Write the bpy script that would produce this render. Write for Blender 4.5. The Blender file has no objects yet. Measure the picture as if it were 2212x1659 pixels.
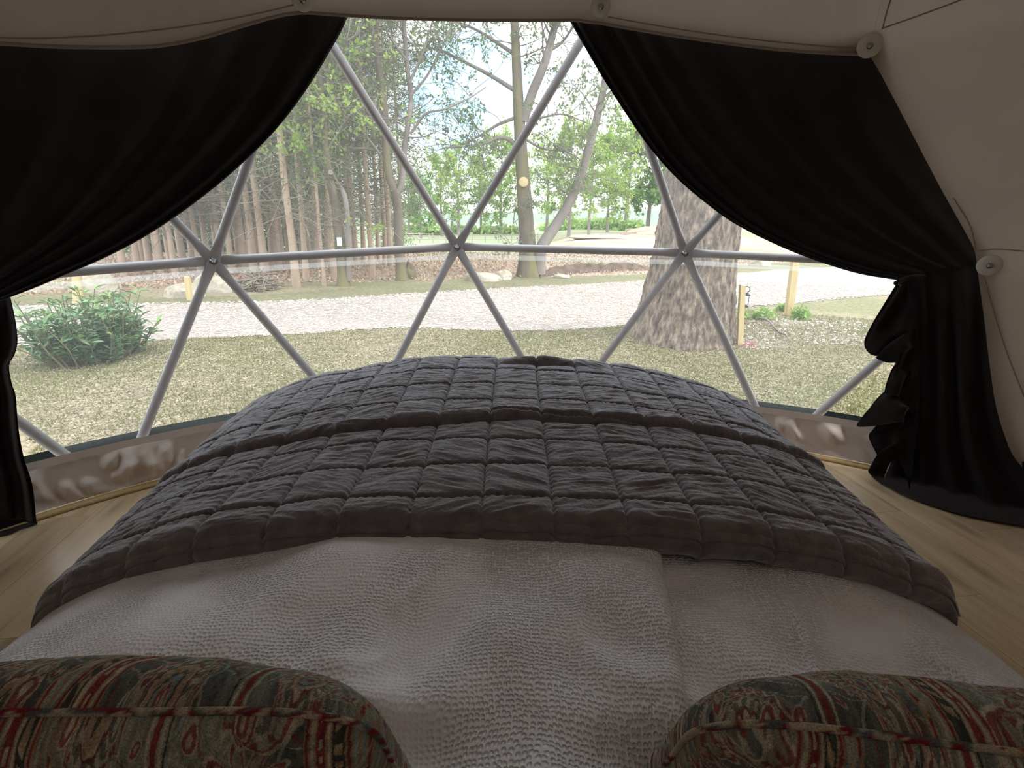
import bpy, math, random
import numpy as np
from mathutils import Vector, Matrix

# ------------------------------------------------------------------ camera
W, H, F = 2212.0, 1659.0, 1150.0
CAM = np.array([0.0, 0.0, 1.19]); PITCH = 0.299; ROLL = 0.015
_fw = np.array([0, math.cos(PITCH), -math.sin(PITCH)]); _rt = np.array([1.0, 0, 0]); _up = np.cross(_rt, _fw)
RT = _rt * math.cos(ROLL) + _up * math.sin(ROLL); UP = -_rt * math.sin(ROLL) + _up * math.cos(ROLL); FW = _fw
scene = bpy.context.scene
cam_d = bpy.data.cameras.new('camera'); cam = bpy.data.objects.new('camera', cam_d)
scene.collection.objects.link(cam)
cam_d.sensor_width = 36.0; cam_d.lens = F / W * 36.0; cam_d.clip_start = 0.02; cam_d.clip_end = 3000
cam.matrix_world = Matrix(((RT[0], UP[0], -FW[0], CAM[0]), (RT[1], UP[1], -FW[1], CAM[1]), (RT[2], UP[2], -FW[2], CAM[2]), (0, 0, 0, 1)))
scene.camera = cam
# ------------------------------------------------------------------ sky, sun, exposure
world = bpy.data.worlds.new('sky'); scene.world = world; world.use_nodes = True
nt = world.node_tree; nt.nodes.clear()
o_ = nt.nodes.new('ShaderNodeOutputWorld'); bg = nt.nodes.new('ShaderNodeBackground')
tc = nt.nodes.new('ShaderNodeTexCoord'); mp = nt.nodes.new('ShaderNodeMapping'); mp.inputs['Scale'].default_value = (1, 1, 2.2)
mp.inputs['Location'].default_value = (0.37, 0.0, 0.05)
ns = nt.nodes.new('ShaderNodeTexNoise'); ns.inputs['Scale'].default_value = 2.6; ns.inputs['Detail'].default_value = 6; ns.inputs['Roughness'].default_value = 0.55
cr = nt.nodes.new('ShaderNodeValToRGB')
cr.color_ramp.elements[0].position = 0.30; cr.color_ramp.elements[0].color = (0.30, 0.62, 0.92, 1)
cr.color_ramp.elements[1].position = 0.43; cr.color_ramp.elements[1].color = (0.90, 0.95, 1.0, 1)
nt.links.new(tc.outputs['Generated'], mp.inputs['Vector']); nt.links.new(mp.outputs['Vector'], ns.inputs['Vector'])
dn_ = nt.nodes.new('ShaderNodeVectorMath'); dn_.operation = 'DOT_PRODUCT'; dn_.inputs[1].default_value = (-0.085, 0.975, 0.205)
mr_ = nt.nodes.new('ShaderNodeMapRange'); mr_.inputs['From Min'].default_value = 0.991; mr_.inputs['From Max'].default_value = 1.0; mr_.inputs['To Max'].default_value = 0.26
sb_ = nt.nodes.new('ShaderNodeMath'); sb_.operation = 'SUBTRACT'; nrm_ = nt.nodes.new('ShaderNodeVectorMath'); nrm_.operation = 'NORMALIZE'
nt.links.new(tc.outputs['Generated'], nrm_.inputs[0]); nt.links.new(nrm_.outputs[0], dn_.inputs[0]); nt.links.new(dn_.outputs['Value'], mr_.inputs['Value'])
nt.links.new(ns.outputs['Fac'], sb_.inputs[0]); nt.links.new(mr_.outputs['Result'], sb_.inputs[1]); nt.links.new(sb_.outputs[0], cr.inputs['Fac']); nt.links.new(cr.outputs['Color'], bg.inputs['Color'])
bg.inputs['Strength'].default_value = 1.0
nt.links.new(bg.outputs['Background'], o_.inputs['Surface'])
sun_d = bpy.data.lights.new('sun_offscreen', 'SUN'); sun = bpy.data.objects.new('sun_offscreen', sun_d); scene.collection.objects.link(sun)
sun_d.energy = 0.5; sun_d.angle = math.radians(12); sun_d.color = (1.0, 0.95, 0.87)
sun.rotation_euler = Vector((-0.62, 0.22, -0.75)).to_track_quat('-Z', 'Y').to_euler(); sun.location = (20, -8, 30)
vs = scene.view_settings; vs.view_transform = 'Standard'; vs.look = 'None'; vs.gamma = 1.0; vs.use_curve_mapping = False
vs.exposure = 1.8

# ------------------------------------------------------------------ helpers
rng = np.random.default_rng(7); random.seed(7)
C0 = np.array([0.28, 0.10, 0.65]); R0 = 3.0          # dome sphere
ZG = -0.30                                            # lawn level
COL = scene.collection

def ray(px, py):
    d = FW + (px - W / 2) / F * RT - (py - H / 2) / F * UP
    return d / np.linalg.norm(d)
def cast(px, py, r=R0):
    d = ray(px, py); o = CAM - C0; b = o @ d; c = o @ o - r * r
    return CAM + (-b + math.sqrt(max(b * b - c, 0))) * d
def ground(px, py, z=ZG):
    d = ray(px, py); return CAM + (z - CAM[2]) / d[2] * d
def P(px, py, Y):
    d = ray(px, py); return CAM + (Y - CAM[1]) / d[1] * d
def az_el(p):
    q = np.asarray(p) - C0; return math.atan2(q[0], q[1]), math.atan2(q[2], math.hypot(q[0], q[1]))
def dir_ae(a, e):
    return np.stack([np.sin(a) * np.cos(e), np.cos(a) * np.cos(e), np.sin(e)], -1)
def spline(pts, n):
    pts = np.array(pts, float)
    d = np.r_[0, np.cumsum(np.linalg.norm(np.diff(pts, axis=0), axis=1))]; d /= d[-1]
    ext = np.vstack([2 * pts[0] - pts[1], pts, 2 * pts[-1] - pts[-2]])
    t = np.linspace(0, 1, n); out = []
    for x in t:
        i = min(np.searchsorted(d, x, side='right') - 1, len(pts) - 2); u = (x - d[i]) / max(d[i + 1] - d[i], 1e-9)
        p0, p1, p2, p3 = ext[i], ext[i + 1], ext[i + 2], ext[i + 3]
        out.append(0.5 * (2 * p1 + (p2 - p0) * u + (2 * p0 - 5 * p1 + 4 * p2 - p3) * u * u + (3 * p1 - p0 - 3 * p2 + p3) * u ** 3))
    return np.array(out)
def vnoise(x, y, seed=0):
    xi = np.floor(x).astype(np.int64); yi = np.floor(y).astype(np.int64); u = x - xi; v = y - yi
    u = u * u * (3 - 2 * u); v = v * v * (3 - 2 * v)
    def h(a, b):
        n = (a * 374761393 + b * 668265263 + seed * 974711) & 0x7fffffff
        n = ((n ^ (n >> 13)) * 1274126177) & 0x7fffffff
        n = n ^ (n >> 16)
        return (n % 100003) / 100003.0
    return (h(xi, yi) * (1 - u) + h(xi + 1, yi) * u) * (1 - v) + (h(xi, yi + 1) * (1 - u) + h(xi + 1, yi + 1) * u) * v
def fbm(x, y, seed=0, octv=4):
    s = 0; a = 0.5; t = 0
    for k in range(octv):
        s = s + a * vnoise(x * 2 ** k, y * 2 ** k, seed + k * 17); t += a; a *= 0.5
    return s / t - 0.5

def link(o, parent=None):
    COL.objects.link(o)
    if parent is not None: o.parent = parent
    return o
def tag(o, label=None, cat=None, group=None, kind=None):
    if label: o['label'] = label
    if cat: o['category'] = cat
    if group: o['group'] = group
    if kind: o['kind'] = kind
    return o
def empty(name, loc, label=None, cat=None, group=None, kind=None, rz=0):
    o = bpy.data.objects.new(name, None); o.location = loc; o.rotation_euler = (0, 0, rz); o.empty_display_size = 0.1
    COL.objects.link(o); return tag(o, label, cat, group, kind)
def mesh_data(name, V, faces, mat=None, smooth=True):
    V = np.asarray(V, np.float32); me = bpy.data.meshes.new(name)
    if isinstance(faces, np.ndarray): faces = [faces]
    if len(faces) and isinstance(faces[0], np.ndarray):
        me.vertices.add(len(V)); me.vertices.foreach_set('co', V.ravel())
        loops = np.concatenate([f.ravel() for f in faces]).astype(np.int32)
        tot = np.concatenate([np.full(len(f), f.shape[1]) for f in faces]).astype(np.int32)
        st = np.r_[0, np.cumsum(tot)[:-1]].astype(np.int32)
        me.loops.add(len(loops)); me.loops.foreach_set('vertex_index', loops)
        me.polygons.add(len(tot)); me.polygons.foreach_set('loop_start', st); me.polygons.foreach_set('loop_total', tot)
        me.update(calc_edges=True); me.validate()
    else:
        me.from_pydata([tuple(map(float, v)) for v in V], [], [tuple(int(i) for i in f) for f in faces]); me.update()
    me.polygons.foreach_set('use_smooth', np.full(len(me.polygons), smooth))
    if mat: me.materials.append(mat)
    return me
def obj(name, V, faces, mat, parent=None, smooth=True, origin=None):
    V = np.asarray(V, float)
    if parent is not None and origin is None: origin = np.array(parent['_o']) if '_o' in parent else np.zeros(3)
    if origin is None: origin = np.zeros(3)
    return link(bpy.data.objects.new(name, mesh_data(name, V - origin, faces, mat, smooth)), parent)
def root(name, loc, *a, **k):
    o = empty(name, tuple(float(x) for x in loc), *a, **k); o['_o'] = [float(x) for x in loc]; return o
def thing(name, V, faces, mat, loc, label, cat, group=None, kind=None, smooth=True):
    loc = np.asarray(loc, float)
    o = obj(name, V, faces, mat, None, smooth, loc); o.location = tuple(loc); return tag(o, label, cat, group, kind)
def grid_faces(nu, nv, wrap=False):
    i = np.arange(nu if wrap else nu - 1)[:, None]; j = np.arange(nv - 1)[None]; k = (i + 1) % nu
    return np.stack([i * nv + j, k * nv + j, k * nv + j + 1, i * nv + j + 1], -1).reshape(-1, 4)
class MB:
    def __init__(s): s.V = []; s.Fq = []; s.Ft = []; s.n = 0
    def add(s, V, f):
        V = np.asarray(V, float); f = np.asarray(f)
        (s.Fq if f.shape[1] == 4 else s.Ft).append(f + s.n); s.V.append(V); s.n += len(V)
    def tube(s, pts, rad, ns=6, cap=True):
        pts = np.asarray(pts, float); n = len(pts); rad = np.broadcast_to(np.asarray(rad, float), (n,))
        T = np.gradient(pts, axis=0); T /= np.linalg.norm(T, axis=1)[:, None] + 1e-12
        up = np.array([0, 0, 1.0]) if abs(T[0][2]) < 0.9 else np.array([1.0, 0, 0])
        N = []; 
        a = np.cross(T[0], up); a /= np.linalg.norm(a)
        for k in range(n):
            a = a - (a @ T[k]) * T[k]; a /= np.linalg.norm(a) + 1e-12; N.append(a)
        N = np.array(N); B = np.cross(T, N); th = np.linspace(0, 2 * np.pi, ns, endpoint=False)
        ring = pts[None] + rad[None, :, None] * (np.cos(th)[:, None, None] * N[None] + np.sin(th)[:, None, None] * B[None])
        V = ring.reshape(-1, 3)
        s.add(V, grid_faces(ns, n, True)[:, ::-1])
        if cap:
            for e in (0, n - 1):
                c = np.arange(ns) * n + e; Vc = np.vstack([V[c], pts[e]])
                i = np.arange(ns); f = np.stack([i, (i + 1) % ns, np.full(ns, ns)], -1)
                s.add(Vc, f if e == 0 else f[:, ::-1])
    def box(s, c, half, R=None):
        v = np.array([[x, y, z] for x in (-1, 1) for y in (-1, 1) for z in (-1, 1)]) * half
        if R is not None: v = v @ np.asarray(R).T
        s.add(v + c, np.array([[0, 1, 3, 2], [4, 6, 7, 5], [0, 4, 5, 1], [2, 3, 7, 6], [0, 2, 6, 4], [1, 5, 7, 3]]))
    def lathe(s, c, prof, axis=(0, 0, 1), ns=24):
        ax = np.array(axis, float); ax /= np.linalg.norm(ax)
        t = np.cross(ax, [1, 0, 0] if abs(ax[0]) < 0.9 else [0, 1, 0]); t /= np.linalg.norm(t); b = np.cross(ax, t)
        th = np.linspace(0, 2 * np.pi, ns, endpoint=False); prof = np.array(prof, float)
        V = np.array(c) + prof[None, :, 0, None] * (np.cos(th)[:, None, None] * t + np.sin(th)[:, None, None] * b) + prof[None, :, 1, None] * ax
        s.add(V.reshape(-1, 3), grid_faces(ns, len(prof), True))
    def leaves(s, pos, size, aspect=0.6, rg=None, droop=0.0, fold=False):
        rg = rg or rng; n = len(pos); pos = np.asarray(pos, float)
        if n == 0: return
        d = rg.normal(size=(n, 3)); d[:, 2] -= droop; d /= np.linalg.norm(d, axis=1)[:, None]
        q = np.cross(d, rg.normal(size=(n, 3))); q /= np.linalg.norm(q, axis=1)[:, None]
        L = (size * rg.uniform(0.6, 1.3, n))[:, None]; w = L * aspect * 0.5
        V = np.stack([pos, pos + d * L * 0.5 + q * w, pos + d * L, pos + d * L * 0.5 - q * w], 1).reshape(-1, 3)
        s.add(V, (np.arange(n)[:, None] * 4 + np.arange(4)))
    def faces(s):
        out = []
        if s.Fq: out.append(np.concatenate(s.Fq))
        if s.Ft: out.append(np.concatenate(s.Ft))
        return out
    def build(s, name, mat, parent=None, smooth=True, origin=None):
        return obj(name, np.concatenate(s.V), s.faces(), mat, parent, smooth, origin)
    def thing(s, name, mat, loc, label, cat, group=None, kind=None, smooth=True):
        return thing(name, np.concatenate(s.V), s.faces(), mat, loc, label, cat, group, kind, smooth)
def copy_tree(o, parent=None):
    c = o.copy(); COL.objects.link(c); c.parent = parent
    for ch in o.children: copy_tree(ch, c)
    return c

# ------------------------------------------------------------------ materials
def nodes_of(name):
    m = bpy.data.materials.new(name); m.use_nodes = True; t = m.node_tree
    return m, t, t.nodes['Principled BSDF']
def N(t, kind, **kw):
    n = t.nodes.new('ShaderNode' + kind)
    for k, v in kw.items():
        if k in n.inputs: n.inputs[k].default_value = v
        else: setattr(n, k, v)
    return n
def ramp(t, stops):
    r = t.nodes.new('ShaderNodeValToRGB'); e = r.color_ramp.elements
    while len(e) < len(stops): e.new(0.5)
    for k, (p, c) in enumerate(stops): e[k].position = p; e[k].color = (*c, 1)
    return r
def pmat(name, c1, c2=None, scale=8, rough=0.8, bump=0.0, bscale=60, bdist=0.01, sheen=0, spec=0.3, coords='Object', stretch=(1, 1, 1), stops=None, detail=4, trans=0.0, sheen_tint=(1, 1, 1)):
    m, t, b = nodes_of(name); b.inputs['Roughness'].default_value = rough; b.inputs['Specular IOR Level'].default_value = spec
    b.inputs['Base Color'].default_value = (*c1, 1); b.inputs['Sheen Weight'].default_value = sheen; b.inputs['Sheen Roughness'].default_value = 0.4
    b.inputs['Sheen Tint'].default_value = (*sheen_tint, 1)
    tcn = N(t, 'TexCoord'); mpn = N(t, 'Mapping', Scale=stretch); t.links.new(tcn.outputs[coords], mpn.inputs['Vector'])
    if c2 or stops:
        n = N(t, 'TexNoise', Scale=scale, Detail=detail, Roughness=0.6); t.links.new(mpn.outputs['Vector'], n.inputs['Vector'])
        r = ramp(t, stops or [(0.32, c1), (0.68, c2)]); t.links.new(n.outputs['Fac'], r.inputs['Fac']); t.links.new(r.outputs['Color'], b.inputs['Base Color'])
    if bump:
        n2 = N(t, 'TexNoise', Scale=bscale, Detail=5, Roughness=0.6); t.links.new(mpn.outputs['Vector'], n2.inputs['Vector'])
        bp = N(t, 'Bump', Strength=bump, Distance=bdist); t.links.new(n2.outputs['Fac'], bp.inputs['Height']); t.links.new(bp.outputs['Normal'], b.inputs['Normal'])
    if trans:
        tr = N(t, 'BsdfTranslucent'); mx = N(t, 'MixShader'); mx.inputs[0].default_value = trans
        src = b.inputs['Base Color'].links[0].from_socket if b.inputs['Base Color'].links else None
        if src: t.links.new(src, tr.inputs['Color'])
        else: tr.inputs['Color'].default_value = (*c1, 1)
        out = t.nodes['Material Output']
        t.links.new(b.outputs[0], mx.inputs[1]); t.links.new(tr.outputs[0], mx.inputs[2]); t.links.new(mx.outputs[0], out.inputs['Surface'])
    return m
M = {}
M['steel'] = pmat('painted_steel', (0.55, 0.54, 0.56), (0.60, 0.59, 0.61), 20, 0.42, spec=0.5)
M['bolt'] = pmat('zinc_bolt', (0.35, 0.35, 0.36), rough=0.3); M['bolt'].node_tree.nodes['Principled BSDF'].inputs['Metallic'].default_value = 0.9
M['liner'] = pmat('canvas_liner', (0.285, 0.229, 0.187), (0.315, 0.255, 0.208), 3, 0.9, 0.25, 350, 0.002, spec=0.1, trans=0.115)
M['liner_seam'] = pmat('doubled_canvas', (0.285, 0.229, 0.187), (0.315, 0.255, 0.208), 3, 0.9, spec=0.1)
M['disc'] = pmat('white_plastic', (0.56, 0.53, 0.49), rough=0.5, spec=0.4)
M['skirt'] = pmat('beige_skirt', (0.60, 0.52, 0.475), (0.66, 0.575, 0.525), 6, 0.6, 0.2, 300, 0.002)
M['rubber'] = pmat('dark_green_rubber', (0.015, 0.03, 0.028), rough=0.7)
M['velvet'] = pmat('charcoal_velvet', (0.0145, 0.0115, 0.0112), (0.021, 0.0165, 0.016), 9, 0.85, 0.2, 420, 0.002, sheen=0.2, spec=0.08, sheen_tint=(0.8, 0.78, 0.76))
M['quilt'] = pmat('brown_grey_velvet', (0.128, 0.116, 0.122), (0.215, 0.198, 0.207), 22, 0.75, 0.6, 120, 0.005, sheen=1.0, spec=0.15, sheen_tint=(0.92, 0.92, 1.0))
M['mattress'] = pmat('mattress_ticking', (0.75, 0.74, 0.72), rough=0.9)
M['bedbase'] = pmat('grey_divan', (0.22, 0.21, 0.2), rough=0.9)
def duvet_mat():
    m, t, b = nodes_of('white_seersucker'); b.inputs['Roughness'].default_value = 0.85; b.inputs['Specular IOR Level'].default_value = 0.15
    tcn = N(t, 'TexCoord'); w = N(t, 'TexNoise', Scale=9.0, Detail=2)
    vm = N(t, 'VectorMath', operation='MULTIPLY_ADD'); vm.inputs[1].default_value = (0.035, 0.035, 0); t.links.new(w.outputs['Color'], vm.inputs[0])
    t.links.new(tcn.outputs['Object'], w.inputs['Vector']); t.links.new(tcn.outputs['Object'], vm.inputs[2])
    mpn = N(t, 'Mapping', Scale=(138, 122, 0)); t.links.new(vm.outputs[0], mpn.inputs['Vector'])
    v = N(t, 'TexVoronoi', voronoi_dimensions='2D', feature='F1', Scale=1.0, Randomness=0.42); t.links.new(mpn.outputs['Vector'], v.inputs['Vector'])
    r = ramp(t, [(0.13, (0, 0, 0)), (0.48, (1, 1, 1))]); t.links.new(v.outputs['Distance'], r.inputs['Fac'])
    pn = N(t, 'TexNoise', Scale=5.0, Detail=3); t.links.new(tcn.outputs['Object'], pn.inputs['Vector'])
    pr = N(t, 'MapRange'); pr.inputs['From Min'].default_value = 0.38; pr.inputs['From Max'].default_value = 0.58; pr.inputs['To Min'].default_value = 0.25; t.links.new(pn.outputs['Fac'], pr.inputs['Value'])
    mul = N(t, 'Math', operation='MULTIPLY'); t.links.new(r.outputs['Color'], mul.inputs[0]); t.links.new(pr.outputs['Result'], mul.inputs[1])
    bp = N(t, 'Bump', Strength=1.0, Distance=0.0036); t.links.new(mul.outputs[0], bp.inputs['Height']); t.links.new(bp.outputs['Normal'], b.inputs['Normal'])
    b.inputs['Base Color'].default_value = (0.85, 0.84, 0.88, 1)
    return m
M['duvet'] = duvet_mat()
def wood_mat():
    m, t, b = nodes_of('pale_oak_laminate'); b.inputs['Roughness'].default_value = 0.32; b.inputs['Specular IOR Level'].default_value = 0.45
    tcn = N(t, 'TexCoord'); oi = N(t, 'ObjectInfo')
    ad = N(t, 'VectorMath', operation='MULTIPLY_ADD'); ad.inputs[1].default_value = (17, 31, 7)
    cmb = N(t, 'CombineXYZ'); 
    for k in range(3): t.links.new(oi.outputs['Random'], cmb.inputs[k])
    t.links.new(cmb.outputs[0], ad.inputs[0]); t.links.new(tcn.outputs['Object'], ad.inputs[2])
    mpn = N(t, 'Mapping', Scale=(14, 1.3, 1)); t.links.new(ad.outputs[0], mpn.inputs['Vector'])
    n = N(t, 'TexNoise', Scale=1.6, Detail=6, Roughness=0.6, Distortion=0.6); t.links.new(mpn.outputs['Vector'], n.inputs['Vector'])
    r = ramp(t, [(0.22, (0.36, 0.24, 0.125)), (0.40, (0.56, 0.41, 0.25)), (0.62, (0.66, 0.51, 0.335)), (0.8, (0.72, 0.57, 0.39))]); t.links.new(n.outputs['Fac'], r.inputs['Fac'])
    mk = N(t, 'Mapping', Scale=(9, 2.2, 1)); t.links.new(ad.outputs[0], mk.inputs['Vector'])
    v = N(t, 'TexVoronoi', voronoi_dimensions='2D', Scale=0.55); t.links.new(mk.outputs['Vector'], v.inputs['Vector'])
    kr = ramp(t, [(0.03, (0.35, 0.35, 0.35)), (0.16, (1, 1, 1))]); t.links.new(v.outputs['Distance'], kr.inputs['Fac'])
    mu = N(t, 'MixRGB', blend_type='MULTIPLY'); mu.inputs[0].default_value = 0.5; t.links.new(r.outputs['Color'], mu.inputs[1]); t.links.new(kr.outputs['Color'], mu.inputs[2])
    hs = N(t, 'HueSaturation'); mr = N(t, 'MapRange'); mr.inputs['To Min'].default_value = 0.88; mr.inputs['To Max'].default_value = 1.1
    t.links.new(oi.outputs['Random'], mr.inputs['Value']); t.links.new(mr.outputs['Result'], hs.inputs['Value']); t.links.new(mu.outputs[0], hs.inputs['Color']); t.links.new(hs.outputs['Color'], b.inputs['Base Color'])
    return m
M['oak'] = wood_mat()
M['trim'] = pmat('oak_trim', (0.42, 0.29, 0.13), (0.5, 0.36, 0.18), 12, 0.45)
def pane_mat(name, haze, gloss):
    m, t, b = nodes_of(name); t.nodes.remove(b); out = t.nodes['Material Output']
    tr = N(t, 'BsdfTransparent'); tr.inputs[0].default_value = (0.98, 0.99, 0.99, 1)
    tl = N(t, 'BsdfTranslucent'); tl.inputs[0].default_value = (0.95, 0.97, 1, 1)
    gl = N(t, 'BsdfGlossy'); gl.inputs['Roughness'].default_value = 0.04
    fr = N(t, 'Fresnel', IOR=1.25); mu = N(t, 'Math', operation='MULTIPLY'); mu.inputs[1].default_value = gloss; t.links.new(fr.outputs[0], mu.inputs[0])
    m1 = N(t, 'MixShader'); m1.inputs[0].default_value = haze; t.links.new(tr.outputs[0], m1.inputs[1]); t.links.new(tl.outputs[0], m1.inputs[2])
    m2 = N(t, 'MixShader'); t.links.new(mu.outputs[0], m2.inputs[0]); t.links.new(m1.outputs[0], m2.inputs[1]); t.links.new(gl.outputs[0], m2.inputs[2])
    t.links.new(m2.outputs[0], out.inputs['Surface']); return m
M['vinyl'] = pane_mat('clear_vinyl', 0.06, 0.8); M['weld'] = pane_mat('welded_vinyl', 0.24, 0.8)
M['bark_oak'] = pmat('rough_bark', (0.12, 0.095, 0.078), rough=0.95, bump=1.0, bscale=22, bdist=0.04, stretch=(1, 1, 0.32), spec=0.1, scale=17,
                     stops=[(0.30, (0.075, 0.06, 0.052)), (0.45, (0.175, 0.138, 0.115)), (0.58, (0.28, 0.222, 0.172)), (0.72, (0.40, 0.325, 0.245))])
M['bark_mossy'] = pmat('mossy_bark', (0.2, 0.17, 0.1), rough=0.95, bump=0.6, bscale=12, bdist=0.02, stretch=(1, 1, 0.3), spec=0.1, scale=2.5, stops=[(0.3, (0.12, 0.098, 0.075)), (0.5, (0.185, 0.155, 0.115)), (0.7, (0.215, 0.195, 0.085))])
M['bark_grey'] = pmat('grey_bark', (0.19, 0.165, 0.15), (0.28, 0.245, 0.215), 3, 0.95, 0.5, 12, 0.02, spec=0.1, stretch=(1, 1, 0.3))
M['bark_spruce'] = pmat('spruce_bark', (0.33, 0.245, 0.18), (0.50, 0.385, 0.29), 3, 0.95, 0.5, 14, 0.02, spec=0.1, stretch=(1, 1, 0.35))
M['twig'] = pmat('dead_twigs', (0.22, 0.19, 0.15), (0.32, 0.275, 0.22), 2, 0.95, spec=0.1)
M['needles'] = pmat('spruce_needles', (0.11, 0.165, 0.075), (0.21, 0.28, 0.125), 0.8, 0.8, spec=0.2, trans=0.25)
M['leaf_mid'] = pmat('young_oak_leaf', (0.15, 0.205, 0.10), (0.26, 0.32, 0.15), 0.6, 0.6, spec=0.25, trans=0.4)
M['leaf_bright'] = pmat('spring_leaf', (0.22, 0.34, 0.075), (0.40, 0.52, 0.14), 0.25, 0.6, spec=0.2, trans=0.4)
M['leaf_green'] = pmat('full_leaf', (0.12, 0.24, 0.06), (0.24, 0.38, 0.11), 0.25, 0.6, spec=0.2, trans=0.35)
M['laurel'] = pmat('laurel_leaf', (0.10, 0.20, 0.09), (0.22, 0.36, 0.18), 5, 0.35, spec=0.5, trans=0.2)
M['laurel_young'] = pmat('young_laurel_leaf', (0.22, 0.33, 0.12), (0.30, 0.40, 0.17), 5, 0.4, spec=0.4, trans=0.25)
M['stone'] = pmat('pale_limestone', (0.34, 0.28, 0.19), (0.52, 0.48, 0.41), 4, 0.9, 0.8, 18, 0.02, spec=0.15)
M['soil'] = pmat('dark_soil', (0.10, 0.07, 0.056), (0.20, 0.145, 0.115), 4, 0.95, 0.8, 20, 0.03, spec=0.1)
M['soil_pale'] = pmat('dry_soil', (0.38, 0.29, 0.22), (0.50, 0.40, 0.31), 2, 0.95, 0.8, 10, 0.05, spec=0.1)
M['gravel_base'] = pmat('gravel_bed', (0.34, 0.29, 0.255), (0.50, 0.44, 0.39), 30, 0.95, 0.8, 60, 0.02, spec=0.15)
M['gravel'] = pmat('gravel_stone', (0.36, 0.30, 0.265), (0.62, 0.55, 0.49), 9, 0.9, spec=0.2, detail=1)
M['leaf_litter'] = pmat('dry_leaf', (0.26, 0.215, 0.145), (0.43, 0.365, 0.265), 7, 0.8, spec=0.2, detail=1)
M['grass'] = pmat('grass_blade', (0.18, 0.185, 0.08), (0.29, 0.285, 0.14), 4, 0.7, spec=0.2, trans=0.25)
M['timber'] = pmat('pale_timber', (0.50, 0.39, 0.20), (0.60, 0.48, 0.27), 4, 0.8, 0.3, 30, 0.005, stretch=(6, 6, 0.5))
M['fence'] = pmat('weathered_rail', (0.38, 0.34, 0.28), rough=0.9)
M['hill'] = pmat('far_hill', (0.20, 0.27, 0.20), (0.28, 0.34, 0.26), 0.01, 1.0, spec=0)
M['black_metal'] = pmat('black_metal', (0.03, 0.03, 0.032), rough=0.5)
M['petal'] = pmat('pink_petal', (0.7, 0.2, 0.32), rough=0.6)
M['shrub'] = pmat('bright_shrub_leaf', (0.22, 0.36, 0.10), (0.38, 0.5, 0.18), 6, 0.6, trans=0.3)
M['hedge'] = pmat('young_plantation_leaf', (0.30, 0.44, 0.14), (0.42, 0.55, 0.22), 0.3, 0.7, trans=0.3)
M['lantern_glass'] = pane_mat('lantern_glass', 0.2, 1.0)
M['white_paint'] = pmat('white_paint', (0.85, 0.85, 0.83), rough=0.7)
def attr_mat(name, attr, scale, amt, rough=0.95, bump=0.6, bscale=30, bdist=0.02):
    m, t, b = nodes_of(name); b.inputs['Roughness'].default_value = rough; b.inputs['Specular IOR Level'].default_value = 0.15
    a = N(t, 'Attribute', attribute_name=attr); tcn = N(t, 'TexCoord')
    n = N(t, 'TexNoise', Scale=scale, Detail=6, Roughness=0.7); t.links.new(tcn.outputs['Object'], n.inputs['Vector'])
    r = ramp(t, [(0.3, (1 - amt,) * 3), (0.7, (1 + amt,) * 3)]); t.links.new(n.outputs['Fac'], r.inputs['Fac'])
    mu = N(t, 'MixRGB', blend_type='MULTIPLY'); mu.inputs[0].default_value = 1; t.links.new(a.outputs['Color'], mu.inputs[1]); t.links.new(r.outputs['Color'], mu.inputs[2]); t.links.new(mu.outputs[0], b.inputs['Base Color'])
    n2 = N(t, 'TexNoise', Scale=bscale, Detail=4, Roughness=0.7); t.links.new(tcn.outputs['Object'], n2.inputs['Vector'])
    bp = N(t, 'Bump', Strength=bump, Distance=bdist); t.links.new(n2.outputs['Fac'], bp.inputs['Height']); t.links.new(bp.outputs['Normal'], b.inputs['Normal'])
    return m
def set_color(me, name, colors):
    a = me.color_attributes.new(name, 'FLOAT_COLOR', 'POINT')
    c = np.ones((len(me.vertices), 4), np.float32); c[:, :3] = colors; a.data.foreach_set('color', c.ravel())

# ------------------------------------------------------------------ dome nodes
def az_of(p): return az_el(p)[0]
def node_at(a, z, r=R0):
    rr = math.sqrt(r * r - (z - C0[2]) ** 2); return np.array([C0[0] + rr * math.sin(a), C0[1] + rr * math.cos(a), z])
def fill_ring(known, n, z):
    a0, a1 = az_of(known[0]), az_of(known[-1]); m = n - len(known); full = 2 * math.pi - (a1 - a0)
    return known + [node_at(a1 + full * (k + 1) / (m + 1), z) for k in range(m)]
ring1 = fill_ring([cast(-355, 626), cast(460, 563), cast(987, 533), cast(1479, 546), cast(2130, 577)], 15, 1.02)
base0 = fill_ring([cast(257, 1068), cast(778, 931), cast(1205, 905), cast(1675, 975)], 15, 0.0)
_best = min((cast(460 - 80 * k, 563 - 83 * k) for k in np.linspace(4, 9, 60)), key=lambda p: abs(p[2] - 2.0))
ring2 = fill_ring([_best, cast(659, 5), cast(1300, 15), cast(1885, 98)], 15, 1.98)
ring3 = [node_at(az_of(ring2[i - 1]) + ((az_of(ring2[i]) - az_of(ring2[i - 1])) % (2 * math.pi)) / 2, 2.88) for i in range(15)]
ring4 = [node_at(az_of(r), 3.42) for r in ring2]
apex = np.array([C0[0], C0[1], C0[2] + R0])
TRI = []
for i in range(15):
    j = (i + 1) % 15
    TRI += [(base0[i - 1], base0[i], ring1[i]), (ring1[i], ring1[j], base0[i]), (ring1[i], ring1[j], ring2[i]), (ring2[i - 1], ring2[i], ring1[i]),
            (ring2[i - 1], ring2[i], ring3[i]), (ring3[i], ring3[j], ring2[i]), (ring3[i], ring3[j], ring4[i]), (ring4[i - 1], ring4[i], ring3[i]), (ring4[i - 1], ring4[i], apex)]
TINV = np.array([np.linalg.inv(np.array([p - C0 for p in t]).T) for t in TRI])
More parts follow.
